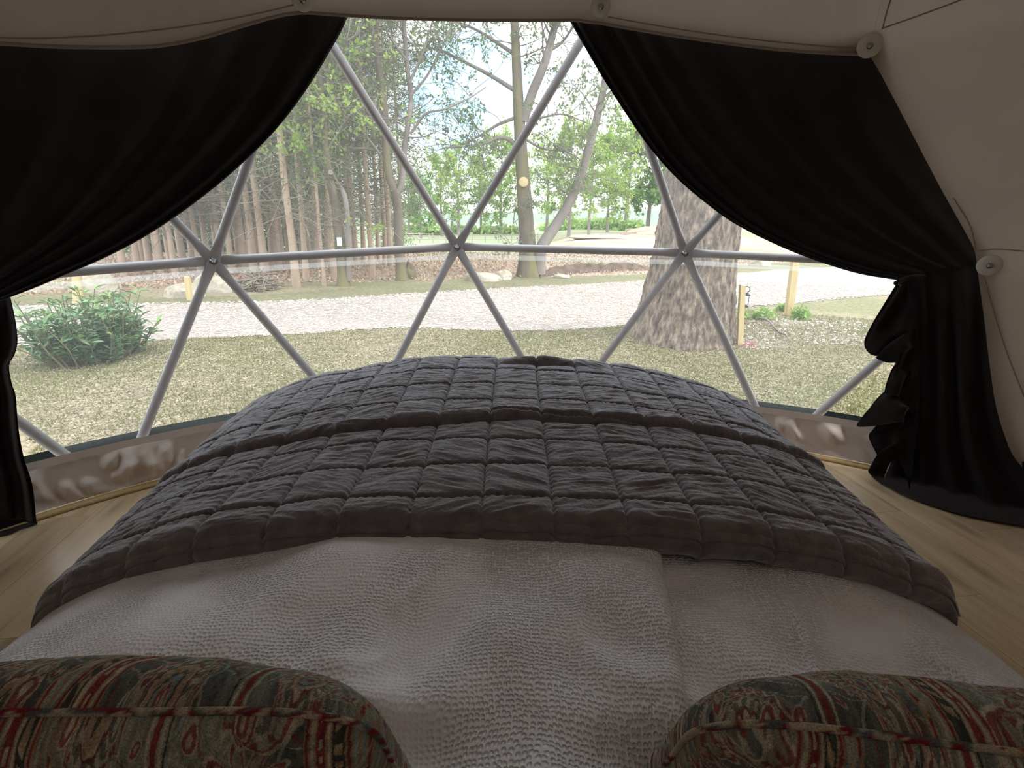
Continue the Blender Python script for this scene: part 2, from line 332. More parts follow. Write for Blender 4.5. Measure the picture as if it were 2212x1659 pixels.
def facet_r(D):
    D = D.reshape(-1, 3); w = np.einsum('tij,nj->nti', TINV, D); k = np.argmax(w.min(2), 1)
    return np.clip(1.0 / w[np.arange(len(D)), k].sum(1), 2.6, 3.0)
def shell(a, e, inset):
    D = dir_ae(a, e); r = facet_r(D).reshape(a.shape) - inset
    return C0 + D * r[..., None]

# ------------------------------------------------------------------ floor, planks
fl_ang = math.atan2(-176.0, 1150.0)            # planks run almost along the bed
floor_R = 2.93
th = np.linspace(0, 2 * np.pi, 96, endpoint=False)
circ = np.stack([C0[0] + floor_R * np.sin(th), C0[1] + floor_R * np.cos(th)], -1)[::-1]
mb = MB(); mb.lathe((C0[0], C0[1], 0), [(0.001, ZG - 0.1), (floor_R + 0.04, ZG - 0.1), (floor_R + 0.04, -0.012), (0.001, -0.012)], ns=96)
floor = mb.build('floor', M['bedbase'], smooth=False); tag(floor, 'round floor of pale oak laminate planks under the bed', 'floor', kind='structure')
ca, sa = math.cos(fl_ang), math.sin(fl_ang)
ux, uy = np.array([ca, -sa]), np.array([sa, ca])
def clip(poly, circle):
    out = list(poly)
    for k in range(len(circle)):
        a, b = circle[k], circle[(k + 1) % len(circle)]; inp, out = out, []
        if not inp: return []
        side = lambda p: (b[0] - a[0]) * (p[1] - a[1]) - (b[1] - a[1]) * (p[0] - a[0])
        for i in range(len(inp)):
            p, q = inp[i], inp[(i + 1) % len(inp)]; sp, sq = side(p), side(q)
            if sp >= 0: out.append(p)
            if sp * sq < 0: t = sp / (sp - sq); out.append(p + (q - p) * t)
    return out
PW, PL = 0.19, 1.22
area = 0.5 * sum(circ[i][0] * circ[i - 1][1] - circ[i - 1][0] * circ[i][1] for i in range(96))
if area > 0: circ = circ[::-1]
for row in range(-17, 18):
    off = (row * 0.427) % 1.0 * PL
    for c in range(-4, 5):
        x0, x1 = row * PW + 0.0008, (row + 1) * PW - 0.0008; y0, y1 = c * PL + off + 0.0008, (c + 1) * PL + off - 0.0008
        q = [np.array(C0[:2]) + ux * x + uy * y for x, y in ((x0, y0), (x1, y0), (x1, y1), (x0, y1))]
        q = clip(q, circ)
        if len(q) < 3: continue
        q = np.array(q); n = len(q); cen = q.mean(0)
        loc = np.stack([(q - cen) @ ux, (q - cen) @ uy], -1)
        V = np.vstack([np.c_[loc, np.full(n, -0.010)], np.c_[loc, np.full(n, 0.0)]])
        fs = [list(range(n, 2 * n)), list(range(n))[::-1]] + [[i, (i + 1) % n, n + (i + 1) % n, n + i] for i in range(n)]
        pl = bpy.data.objects.new('plank', mesh_data('plank', V, fs, M['oak'], False)); link(pl, floor)
        pl.location = (cen[0], cen[1], 0.0); pl.rotation_euler = (0, 0, -fl_ang)

# baseboard trim and skirt along the dome base
def band(a0, a1, z0, z1, inset, n, m, wr=0, seed=3):
    a = np.linspace(a0, a1, n); z = np.linspace(z0, z1, m); A, Z = np.meshgrid(a, z, indexing='ij')
    e = np.arcsin((Z - C0[2]) / R0); D = dir_ae(A, e)
    r = np.full(A.shape, R0 - inset)
    if wr:
        t = (Z - z0) / (z1 - z0); w = np.sin(np.pi * t) ** 0.7
        sl = A * 3 + (t - 0.5) * 0.5 * fbm(A * 4, t * 0.5, seed + 7, 2)
        nn = 1.0 * fbm(sl * 9, t * 1.4 + 3, 3, 3) - 1.3 * np.abs(fbm(sl * 11 + 4, t * 1.3, 8, 2)) + 0.15
        r = r + np.minimum(wr * w * nn * (0.35 + 1.3 * np.clip(fbm(A * 9, Z * 0, seed + 9, 2) + 0.5, 0, 1)), 0.006)
    return (C0 + D * r[..., None]).reshape(-1, 3), grid_faces(n, m)
AZL, AZR = math.radians(-72), math.radians(72)
trim = root('baseboard_front', (0, 0, 0), 'thin oak edging strip between the floor and the beige skirt', 'baseboard', None, 'structure')
seg = 8
for k in range(seg):
    a0 = AZL + (AZR - AZL) * k / seg; a1 = AZL + (AZR - AZL) * (k + 1) / seg - 0.001
    A = np.linspace(a0, a1, 14); mbk = MB()
    prof = [(2.86, 0.0), (2.822, 0.0), (2.820, 0.008), (2.826, 0.015), (2.86, 0.019)]
    V = np.array([[C0[0] + r * math.sin(a), C0[1] + r * math.cos(a), z] for a in A for r, z in prof]); mbk.add(V, grid_faces(14, len(prof))[:, ::-1])
    mbk.build('edging', M['trim'], trim)
skirt = root('trim_1', (0, 0, 0), 'beige wrinkled fabric skirt around the foot of the clear window', 'skirt', None, 'structure')
cuts = [AZL, az_of(base0[0]) - 0.02, az_of(base0[0]) + 0.20, az_of(base0[1]), az_of(base0[2]), az_of(base0[3]) + 0.03, AZR]
for k in range(len(cuts) - 1):
    V, f = band(cuts[k], cuts[k + 1] + 0.006, 0.004, 0.185, 0.075, 160, 26, 0.115, 3); obj('skirt_panel', V, f, M['skirt'], skirt)
    V, f = band(cuts[k], cuts[k + 1] + 0.006, 0.180, 0.214, 0.079, 60, 4, 0.0); obj('top_binding', V, f, M['skirt'], skirt)
V, f = band(AZL, AZR, 0.180, 0.226, -0.026, 160, 3); obj('rubber_strip', V, f, M['rubber'], skirt)

# ------------------------------------------------------------------ steel frame
frame = root('dome_frame', (C0[0], C0[1], 0), 'pale grey steel tube frame of triangles holding up the clear window', 'frame')
def strut(p, q, tier, name='strut'):
    p, q = np.array(p), np.array(q); L = np.linalg.norm(q - p); t = (q - p) / L
    nrm = (p + q) / 2 - C0; nrm -= (nrm @ t) * t; nrm /= np.linalg.norm(nrm); b = np.cross(t, nrm)
    prof = [(0.0, 0.024, 0.0045), (0.045, 0.024, 0.0045), (0.075, 0.0235, 0.010), (0.11, 0.0215, 0.018), (0.14, 0.021, 0.021)]
    st = prof + [(L - d, w, h) for d, w, h in prof[::-1]]; ns_ = 16; thh = np.linspace(0, 2 * np.pi, ns_, endpoint=False)
    V = np.array([[p + t * d - nrm * 0.004 * tier * (1 if (d < 0.05 or d > L - 0.05) else 0) + b * w * math.cos(x) + nrm * h * math.sin(x) for d, w, h in st] for x in thh]).reshape(-1, 3)
    m = MB(); m.add(V, grid_faces(ns_, len(st), True)); n = len(st)
    for e in (0, n - 1):
        idx = np.arange(ns_) * n + e; Vc = np.vstack([V[idx], p if e == 0 else q]); i = np.arange(ns_); m.add(Vc, np.stack([i, (i + 1) % ns_, np.full(ns_, ns_)], -1))
    m.build(name, M['steel'], frame)
E_, A_, B_, Cc, D_ = ring1[:5]
pairs = [(ring1[i], ring1[i + 1], 0) for i in range(4)] + [(ring2[i], ring2[i + 1], 0) for i in range(3)]
for i in range(4): pairs += [(ring1[i], base0[i], 1), (ring1[i + 1], base0[i], 2), (ring1[i], ring2[i], 2), (ring1[i + 1], ring2[i], 1)]
for p, q, tier in pairs: strut(p, q, tier)
for nd in ring1[:5] + ring2[:4]:
    n = (C0 - nd) / np.linalg.norm(C0 - nd)
    m = MB(); m.lathe(nd + n * 0.006, [(0.0001, -0.012), (0.036, -0.010), (0.037, 0.001), (0.031, 0.006), (0.0001, 0.007)], n, 20); hb = m.build('hub_plate', M['steel'], frame)
    m = MB(); m.lathe(nd + n * 0.012, [(0.0001, 0), (0.019, 0), (0.019, 0.003), (0.011, 0.004), (0.011, 0.012), (0.007, 0.0135), (0.007, 0.024), (0.0001, 0.026)], n, 14); m.build('hub_bolt', M['bolt'], hb, origin=np.array(frame['_o']))

# ------------------------------------------------------------------ clear vinyl window
win = root('window_1', (C0[0], C0[1], 0), 'clear vinyl panoramic window behind the triangular steel frame', 'window', None, 'structure')
def sc(p, k=0.04): return C0 + (np.array(p) - C0) * (1 + k / R0)
wtri = []
for i in range(5):
    if i < 4: wtri += [(ring1[i], ring1[i + 1], base0[i]), (ring1[i], ring1[i + 1], ring2[i])]
    if 0 < i < 4: wtri += [(base0[i - 1], base0[i], ring1[i]), (ring2[i - 1], ring2[i], ring1[i])]
for t3 in wtri: obj('pane', [sc(p) for p in t3], np.array([[0, 1, 2]]), M['vinyl'], win, False)
for i in range(4):
    a, b = sc(ring1[i], 0.06), sc(ring1[i + 1], 0.06); dz = np.array([0, 0, 1.0])
    sag = 0.0; V = []
    for t in np.linspace(0, 1, 9):
        p = a + (b - a) * t; V += [p - dz * 0.050, p - dz * 0.076]
    obj('weld_strip', V, grid_faces(9, 2), M['weld'], win)

# ------------------------------------------------------------------ canvas liner
hdr = [(-420, 60), (-250, 85), (-100, 96), (0, 97), (130, 101), (250, 101), (340, 98), (430, 83), (520, 60), (590, 43), (640, 36), (700, 37), (850, 41), (1000, 43), (1230, 48), (1275, 54), (1400, 72), (1550, 92), (1700, 111), (1810, 121), (1850, 124), (1878, 126)]
redge = [(1878, 126), (1905, 170), (1960, 272), (2030, 405), (2085, 505), (2106, 548), (2112, 590), (2126, 690), (2138, 790), (2150, 870), (2168, 935), (2195, 995), (2252, 1045), (2390, 1100)]
RI = R0 - 0.19
hae = np.array([az_el(cast(x, y, RI)) for x, y in spline(hdr, 200)]); rae = np.array([az_el(cast(x, y, RI - 0.01)) for x, y in spline(redge, 140)])
E_TOP = math.asin((2.42 - C0[2]) / R0)
ceiling = root('ceiling', (C0[0], C0[1], 0), 'taupe canvas liner of the dome above the curtains', 'ceiling', None, 'structure')
cut_i = [0] + [int(np.argmin(np.abs(hae[:, 0] - az_of(q)))) for q in (cast(657, 8), cast(1300, 20))] + [199]
for k in range(3):
    sl = hae[cut_i[k]:cut_i[k + 1] + 1]; m_ = 30; A = np.repeat(sl[:, :1], m_, 1); T = np.linspace(0, 1, m_)[None]
    Eg = sl[:, 1:] + (E_TOP - sl[:, 1:]) * T
    V = shell(A, Eg, 0.12 - 0.0 * T); obj('panel', V.reshape(-1, 3), grid_faces(len(sl), m_), M['liner'], ceiling)
    hem = shell(sl[:, 0], sl[:, 1], 0.122); m = MB(); m.tube(hem, 0.006, 8); m.build('hem', M['liner_seam'], ceiling)
AZ_R, AZ_L = math.radians(118), math.radians(-118)
e_low = math.asin((0.0 - C0[2]) / (R0 - 0.12)) 
def side_wall(name, edge, a_end, label):
    # edge: (az, el) from the top node down to the floor
    e = np.linspace(E_TOP, e_low, 110); order = np.argsort(edge[:, 1]); a_edge = np.interp(e, edge[order, 1], edge[order, 0])
    n = 60; T = np.linspace(0, 1, n)[:, None]; A = a_edge[None] + (a_end - a_edge[None]) * T; Eg = np.repeat(e[None], n, 0)
    V = shell(A, Eg, 0.12); w = obj(name, V.reshape(-1, 3), grid_faces(n, 110), M['liner']); tag(w, label, 'wall', kind='structure'); return w
top_r = np.array([[rae[0, 0], E_TOP]])
wr = side_wall('wall_right', np.vstack([top_r, rae]), AZ_R, 'taupe canvas wall beside the curtain with the loose ruffle')
wl = side_wall('wall_left', np.array([[hae[0, 0], E_TOP], [hae[0, 0], hae[0, 1]], [hae[0, 0] - 0.02, 0.0], [hae[0, 0] - 0.05, e_low]]), AZ_L, 'taupe canvas wall beyond the smooth draped curtain')
e = np.linspace(E_TOP, e_low, 40); a = np.linspace(AZ_R, 2 * math.pi + AZ_L, 60); A, Eg = np.meshgrid(a, e, indexing='ij')
wb = obj('wall_back', shell(A, Eg, 0.12).reshape(-1, 3), grid_faces(60, 40)[:, ::-1], M['liner']); tag(wb, 'taupe canvas wall at the head of the bed', 'wall', kind='structure')
# closed canvas roof above the liner band
for k in range(5):
    a0 = -math.pi + 2 * math.pi * k / 5; e = np.linspace(E_TOP, math.pi / 2 - 0.001, 30); a = np.linspace(a0, a0 + 2 * math.pi / 5, 40); A, Eg = np.meshgrid(a, e, indexing='ij')
    obj('roof_panel', shell(A, Eg, 0.12).reshape(-1, 3), grid_faces(40, 30)[:, ::-1], M['liner'], ceiling)
def seam_px(pts, parent, r=0.0028, inset=0.1225):
    q = np.array([az_el(cast(x, y, RI)) for x, y in spline(pts, 24)]); m = MB(); m.tube(shell(q[:, 0], q[:, 1], inset), r, 6); m.build('seam', M['liner_seam'], parent)
seam_px([(1908, 66), (1914, 40), (1926, -2), (1945, -60)], ceiling); seam_px([(1906, 68), (1980, 40), (2080, 0), (2180, -45)], wr)
seam_px([(2060, 430), (2095, 490), (2108, 545)], wr, 0.0025); seam_px([(2112, 546), (2160, 543), (2240, 549), (2320, 556)], wr)
seam_px([(2125, 600), (2150, 690), (2185, 790), (2230, 900)], wr, 0.0025)
seam_px([(-300, 70), (0, 84), (150, 80), (300, 68), (450, 50), (600, 26), (638, 18)], ceiling, 0.0025); seam_px([(1316, 44), (1500, 70), (1700, 95), (1856, 112)], ceiling, 0.0025)
# round plastic hub covers
for (x, y, s_, lab) in ((657, 6, .70, 'round white plastic disc on the canvas above the smooth draped curtain'), (1300, 20, .70, 'round white plastic disc on the canvas at the top of the ruffled curtain'),
                    (1880, 104, .78, 'round white plastic disc where canvas seams meet at the upper corner of a curtain'), (2138, 578, .76, 'round white plastic disc on the canvas wall beside the curtain tie')):
    p = cast(x, y, RI); aa, ee = az_el(p); p = shell(np.array([aa]), np.array([ee]), 0.135)[0]; n = (C0 - p) / np.linalg.norm(C0 - p)
    t = root('hub_cover', p, lab, 'plastic disc', 'hub covers on the canvas liner')
    m = MB(); rr = 0.058 * s_; m.lathe(p, [(0.0001, 0.004), (rr * 0.5, 0.0042), (rr * 0.94, 0.003), (rr, 0.0), (rr, -0.006), (rr * 0.8, -0.010), (0.0001, -0.010)], n, 36); dsc = m.build('disc', M['disc'], t)
    m = MB(); m.lathe(p + n * 0.004, [(0.012, -0.001), (0.012, 0.003), (0.008, 0.0035), (0.008, 0.014), (0.0001, 0.016)], n, 14); m.build('bolt', M['bolt'], dsc, origin=np.array(t['_o']))['label'] = 'small zinc bolt'

# ------------------------------------------------------------------ curtains
RC = R0 - 0.115
def proj_cloth(px, py, dr):
    p = cast(px, py, RC + dr)
    if p[2] < 0.012: p = ground(px, py, 0.012 + max(0.0, dr) * 0.3)
    return p
def coons(top, end, fr, ou, ns_, nt_, pw=1.6):
    Fp, Op = spline(fr, nt_), spline(ou, nt_); Tp, Ep = spline(top, ns_ * 4), spline(end, ns_ * 4)
    sg = np.linspace(0, 1, ns_); S = sg ** pw; t = np.linspace(0, 1, nt_)
    Ts = Tp[np.round(S * (ns_ * 4 - 1)).astype(int)]; Es = Ep[np.round(S * (ns_ * 4 - 1)).astype(int)]
    S = S[:, None, None]; tt = t[None, :, None]
    Cx = (1 - S) * Fp[None] + S * Op[None] + (Ts[:, None] - ((1 - S) * Fp[0] + S * Op[0])) * (1 - tt) + (Es[:, None] - ((1 - S) * Fp[-1] + S * Op[-1])) * tt
    return Cx, sg, t
def cloth(Cx, D, name, mat, parent):
    n, m_ = D.shape; V = np.array([proj_cloth(Cx[i, j, 0], Cx[i, j, 1], D[i, j]) for i in range(n) for j in range(m_)])
    return obj(name, V, grid_faces(n, m_), mat, parent)
# the curtain with the ruffle
cr_ = root('curtain', cast(1960, 1060, RC) * [1, 1, 0], 'charcoal velvet curtain swept aside and tied, ruffled tail spilling below the tie', 'curtain')
fr = [(1226, 38), (1262, 100), (1300, 165), (1345, 235), (1398, 312), (1455, 378), (1520, 435), (1590, 485), (1680, 530), (1760, 562), (1850, 590), (1925, 603), (1952, 606)]
ou = [(1905, 60), (1945, 200), (2000, 300), (2065, 420), (2120, 510), (2150, 570)]
top = [(1226, 38), (1300, 45), (1500, 70), (1700, 95), (1905, 60)]; end = [(1952, 606), (1962, 600), (1975, 595), (1995, 590), (2040, 580), (2150, 570)]
Cx, sg, t = coons(top, end, fr, ou, 150, 90, 1.7)
S, T = np.meshgrid(sg, t, indexing='ij')
ph = 9.0 * S ** 0.8 + 1.3 * fbm(S * 4, T * 1.3, 4, 3)
D = -(0.026 * np.exp(-S * 5.0) + 0.009) * (0.4 + 1.2 * np.clip(fbm(S * 7, T * 0.6, 6, 2) + 0.5, 0, 1)) * (0.5 + 0.5 * np.sin(2 * np.pi * ph)) * (0.35 + 0.65 * np.clip(T * 3, 0, 1)) - 0.012 * fbm(S * 9, T * 3, 8, 3)
D *= 1 - 0.5 * T ** 6
cloth(Cx, D, 'swag', M['velvet'], cr_)
# lower sheet from the tie to the floor
fr = [(1940, 604), (1950, 700), (1945, 800), (1938, 900), (1930, 980), (1905, 1044)]; ou = [(2150, 545), (2165, 700), (2185, 850), (2235, 1000), (2330, 1120)]
top = [(1940, 604), (1962, 585), (1985, 570), (2040, 556), (2150, 545)]; end = [(1905, 1044), (1950, 1068), (2020, 1094), (2100, 1116), (2212, 1136), (2330, 1150)]
Cx, sg, t = coons(top, end, fr, ou, 110, 90, 1.2); S, T = np.meshgrid(sg, t, indexing='ij')
ph = S * 4.5 + 0.9 * fbm(S * 3, T * 1.2, 14, 3); D = -0.045 * (0.5 + 0.5 * np.sin(2 * np.pi * ph)) * np.clip(T * 2.2, 0, 1) * (0.6 + 0.8 * S) - 0.01 * fbm(S * 8, T * 3, 18)
cloth(Cx, D + 0.02 * (1 - np.clip(T * 4, 0, 1)), 'skirt', M['velvet'], cr_)
# ruffle: free hem folding back and forth
hem = [(1936, 616, 0.0), (1912, 655, -0.02), (1885, 700, -0.03), (1868, 738, -0.03), (1876, 760, -0.045), (1893, 768, -0.055), (1915, 764, -0.03), (1893, 772, -0.075), (1915, 782, -0.08), (1938, 784, -0.075), (1926, 800, -0.05), (1912, 845, -0.06), (1925, 852, -0.075), (1940, 856, -0.07), (1932, 868, -0.045),
       (1885, 880, -0.03), (1862, 905, -0.05), (1852, 920, -0.06), (1890, 919, -0.085), (1930, 914, -0.10), (1950, 911, -0.09), (1940, 925, -0.05), (1880, 935, -0.02), (1892, 975, -0.03), (1908, 1000, -0.04), (1890, 1008, -0.06), (1876, 1016, -0.07), (1886, 1030, -0.05), (1906, 1046, -0.03)]
hs = spline(hem, 130); an = spline([(1962, 614, -0.02), (1978, 660, -0.03), (1985, 760, -0.04), (1985, 880, -0.045), (1975, 980, -0.04), (1965, 1060, -0.02)], 130)
nj = 26; J = np.linspace(0, 1, nj); V = []
for i in range(130):
    pull = 0.16 * math.sin(math.pi * i / 129)                  # pleats rise towards the tie
    for j in J:
        q = hs[i] * (1 - j) + an[i] * j; q = q + np.array([0, -1, 0]) * (0.55 * j * (1 - j) * 4 * 0.25 * (q[1] - 606))
        dr = q[2] + 0.016 * math.sin(9 * j + i * 0.16) * j * (1 - j) * 4
        V.append(proj_cloth(q[0], q[1], dr - 0.02))
ruf = obj('ruffle', V, grid_faces(130, nj), M['velvet'], cr_)
m = MB(); m.tube(np.array([proj_cloth(h[0], h[1], h[2] - 0.02) for h in hs]), 0.0026, 6); m.build('hem', M['velvet'], ruf, origin=np.array(cr_['_o']))
pb = np.array([cast(1935 + 60 * k, 612 - 14 * k - 6 * math.sin(k * math.pi), RC - 0.03 - 0.05 * math.sin(k * math.pi)) for k in np.linspace(0, 1, 14)]); m = MB(); m.tube(pb, 0.011, 8); m.build('tie_cord', M['velvet'], cr_)
# the smooth draped curtain
cl_ = root('curtain', cast(-60, 1150, RC) * [1, 1, 0], 'charcoal velvet curtain drawn in long smooth folds beside the laurel shrub', 'curtain')
fr = [(752, 34), (736, 70), (712, 112), (682, 163), (640, 225), (590, 287), (530, 347), (460, 408), (380, 468), (300, 519), (220, 560), (150, 590), (80, 620), (0, 650), (-60, 668), (-110, 680)]
ou = [(-420, 40), (-380, 200), (-320, 400), (-250, 560), (-200, 660)]
top = [(752, 34), (660, 28), (500, 45), (330, 75), (0, 78), (-420, 40)]; end = [(-110, 680), (-120, 675), (-140, 668), (-200, 660)]
Cx, sg, t = coons(top, end, fr, ou, 170, 100, 1.6); S, T = np.meshgrid(sg, t, indexing='ij')
ph = 8.0 * S ** 0.8 + 1.3 * fbm(S * 4, T * 1.3, 24, 3)
D = -(0.032 * np.exp(-S * 4.0) + 0.012) * (0.4 + 1.2 * np.clip(fbm(S * 7, T * 0.6, 26, 2) + 0.5, 0, 1)) * (0.5 + 0.5 * np.sin(2 * np.pi * ph)) * (0.25 + 0.75 * np.clip(T * 3, 0, 1)) - 0.014 * fbm(S * 9, T * 3, 28, 3)
cloth(Cx, D, 'swag', M['velvet'], cl_)
fr = [(20, 630), (33, 690), (38, 735), (32, 765), (20, 790), (26, 830), (34, 856), (40, 925), (52, 990), (70, 1048), (79, 1130)]
ou = [(-260, 640), (-260, 800), (-260, 1000), (-260, 1150)]
top = [(20, 630), (-30, 640), (-110, 650), (-260, 640)]; end = [(79, 1130), (40, 1122), (0, 1116), (-120, 1105), (-260, 1100)]
Cx, sg, t = coons(top, end, fr, ou, 90, 110, 1.2); S, T = np.meshgrid(sg, t, indexing='ij')
ph = S * 5 + 0.6 * fbm(S * 3, T * 1.2, 34, 3); D = -0.05 * (0.5 - 0.5 * np.cos(2 * np.pi * ph)) * (0.4 + 0.6 * T) - 0.012 * fbm(S * 6, T * 4, 38)
tl_ = cloth(Cx, D - 0.02 + 0.05 * (1 - np.clip(T * 7, 0, 1)), 'tail', M['velvet'], cl_)
hp = np.array([proj_cloth(x, y, -0.02) for x, y in spline([(79, 1130), (40, 1122), (0, 1116), (-60, 1110)], 30)]); m = MB(); m.tube(hp, 0.004, 6); m.build('hem', M['velvet'], tl_, origin=np.array(cl_['_o']))
fr = [(70, 1100), (74, 1115), (79, 1132)]; ou = [(-200, 1100), (-200, 1150), (-200, 1190)]
Cx, sg, t = coons([(70, 1100), (0, 1095), (-200, 1100)], [(79, 1132), (40, 1143), (0, 1158), (-200, 1190)], fr, ou, 40, 12, 1.0)
V = np.array([cast(Cx[i, j, 0], Cx[i, j, 1], RC + 0.01) if cast(Cx[i, j, 0], Cx[i, j, 1], RC + 0.01)[2] > 0.006 else ground(Cx[i, j, 0], Cx[i, j, 1], 0.006) for i in range(40) for j in range(12)]); obj('lining', V, grid_faces(40, 12), M['velvet'], cl_)

# ------------------------------------------------------------------ bed, duvets, quilt
XB = -0.04
bed = root('bed', (XB, 1.25, 0), 'low double bed with pale mattress under the duvets and quilt', 'bed')
def rbox(cx, cy, z0, z1, hx, hy, r, nseg=5):
    pts = []
    for sx, sy, a0 in ((1, 1, 0), (-1, 1, 90), (-1, -1, 180), (1, -1, 270)):
        for k in range(nseg + 1):
            a = math.radians(a0 + 90 * k / nseg); pts.append((cx + sx * (hx - r) + r * math.cos(a), cy + sy * (hy - r) + r * math.sin(a)))
    n = len(pts); V = [(x, y, z) for z in (z0, z1) for x, y in pts]
    return V, [list(range(n))[::-1], list(range(n, 2 * n))] + [[i, (i + 1) % n, n + (i + 1) % n, n + i] for i in range(n)]
V, f = rbox(XB, 1.12, 0.06, 0.24, 0.80, 1.16, 0.04); obj('divan', V, f, M['bedbase'], bed, False)
V, f = rbox(XB, 1.12, 0.24, 0.40, 0.80, 1.16, 0.10); obj('mattress', V, f, M['mattress'], bed, False)
for sx in (-1, 1):
    for sy in (-1, 1):
        m = MB(); m.lathe((XB + sx * 0.7, 1.12 + sy * 1.05, 0), [(0.0001, 0), (0.022, 0), (0.028, 0.06), (0.0001, 0.06)], ns=12); m.build('foot', M['bolt'], bed)
def crown(x, y):
    """height of the bedding top: puffy, falling away to the sides and over the foot"""
    k = np.clip((y - 1.0) / 1.3, 0, 1); xc = x - (-0.04 - 0.03 * k); hw = 1.0 + 0.11 * k
    u = np.abs(xc) / hw
    rs = 1 / (1 + np.exp(-xc * 8)); z = 0.555 + 0.035 * k - (0.16 - 0.062 * rs * (1 - 0.6 * k) + 0.02 * k) * u ** 2 - (0.075 - 0.02 * rs * (1 - k)) * u ** 6
    foot = np.clip((y - 2.05) / 0.42, 0, 1.4); z = z - 0.30 * foot ** 2.6
    return z
# duvets
def duvet(name, xf0, xf1, y0, y1, lift, seed, label, nx=210, ny=160):
    v = np.linspace(0, 1, ny); u = np.linspace(0, 1, nx); U, Vv = np.meshgrid(u, v, indexing='ij'); Y = y0 + (y1 - y0) * Vv
    X0, X1 = xf0(Y), xf1(Y); X = X0 + (X1 - X0) * U
    Z = crown(X, Y) + lift
    wr = fbm(X * 3.0 + 5, Y * 3.0, 5, 2) * 0.075 + 0.045 * fbm(X * 6.5 + 3, Y * 4.5 + X * 2, 15, 2) * np.clip((0.9 - Y) / 0.3, 0, 1) + 0.008 * fbm(X * 9 + 5, Y * 9, 8, 2)
    ridge = np.abs(fbm(X * 4.5 + 0.8 * fbm(X * 3, Y * 3, 5), Y * 2.6, 14, 3)); wr = wr + 0.008 * np.exp(-(ridge / 0.035) ** 2) * np.clip((0.95 - Y) / 0.2, 0, 1)
    near = np.clip((1.02 - Y) / 0.12, 0, 1)
    Z = Z + wr * (0.12 + 0.88 * near)
    dent = sum(0.045 * np.exp(-((Y - yc) / 0.075) ** 4) * np.exp(-((X - xc_) / 0.24) ** 6) for xc_, yc in ((-0.304, 0.455), (0.352, 0.445)))   # the cushions press in here
    Z = Z - dent; wr = wr - dent / (0.12 + 0.88 * near)
    ed = np.minimum((X - X0), (X1 - X)); k = np.clip(ed / 0.035, 0, 1); Z = Z - 0.030 * (1 - np.sqrt(1 - (1 - k) ** 2))
    Zb = np.maximum(crown(X, Y) + (lift - 0.02) + wr * (0.12 + 0.88 * near), 0.05)
    top = np.stack([X, Y, Z], -1).reshape(-1, 3); bot = np.stack([X, Y, np.minimum(Zb, Z - 0.012)], -1).reshape(-1, 3)
    f = grid_faces(nx, ny); nV = len(top); fb = f[:, ::-1] + nV
    i = np.arange(nx - 1); j = np.arange(ny - 1); s = []
    idx = lambda a, b: a * ny + b
    s.append(np.stack([idx(i, 0), idx(i, 0) + nV, idx(i + 1, 0) + nV, idx(i + 1, 0)], -1)); s.append(np.stack([idx(i, ny - 1), idx(i + 1, ny - 1), idx(i + 1, ny - 1) + nV, idx(i, ny - 1) + nV], -1))
    s.append(np.stack([idx(0, j), idx(0, j + 1), idx(0, j + 1) + nV, idx(0, j) + nV], -1)); s.append(np.stack([idx(nx - 1, j), idx(nx - 1, j) + nV, idx(nx - 1, j + 1) + nV, idx(nx - 1, j + 1)], -1))
    return thing(name, np.vstack([top, bot]), np.concatenate([f, fb] + s), M['duvet'], (XB, 1.0, 0.5), label, 'duvet')
edge_x = lambda Y: 0.335 - 0.085 * np.clip((1.06 - Y) / 0.5, 0, 1.6) + 0.05 * np.clip((1.06 - Y) / 0.5, 0, 2) ** 2 * 0
duvet('duvet', lambda Y: -1.02 + 0.5 * np.clip(Y - 0.93, 0, 0.16), edge_x, -0.25, 1.25, 0.016, 5, 'white seersucker duvet whose straight edge overlaps the other duvet')
duvet('duvet', lambda Y: Y * 0 + 0.05, lambda Y: 0.985 - 0.5 * np.clip(Y - 0.93, 0, 0.16), -0.25, 1.25, -0.018, 12, 'white seersucker duvet partly covered by its neighbour near the wall disc side')
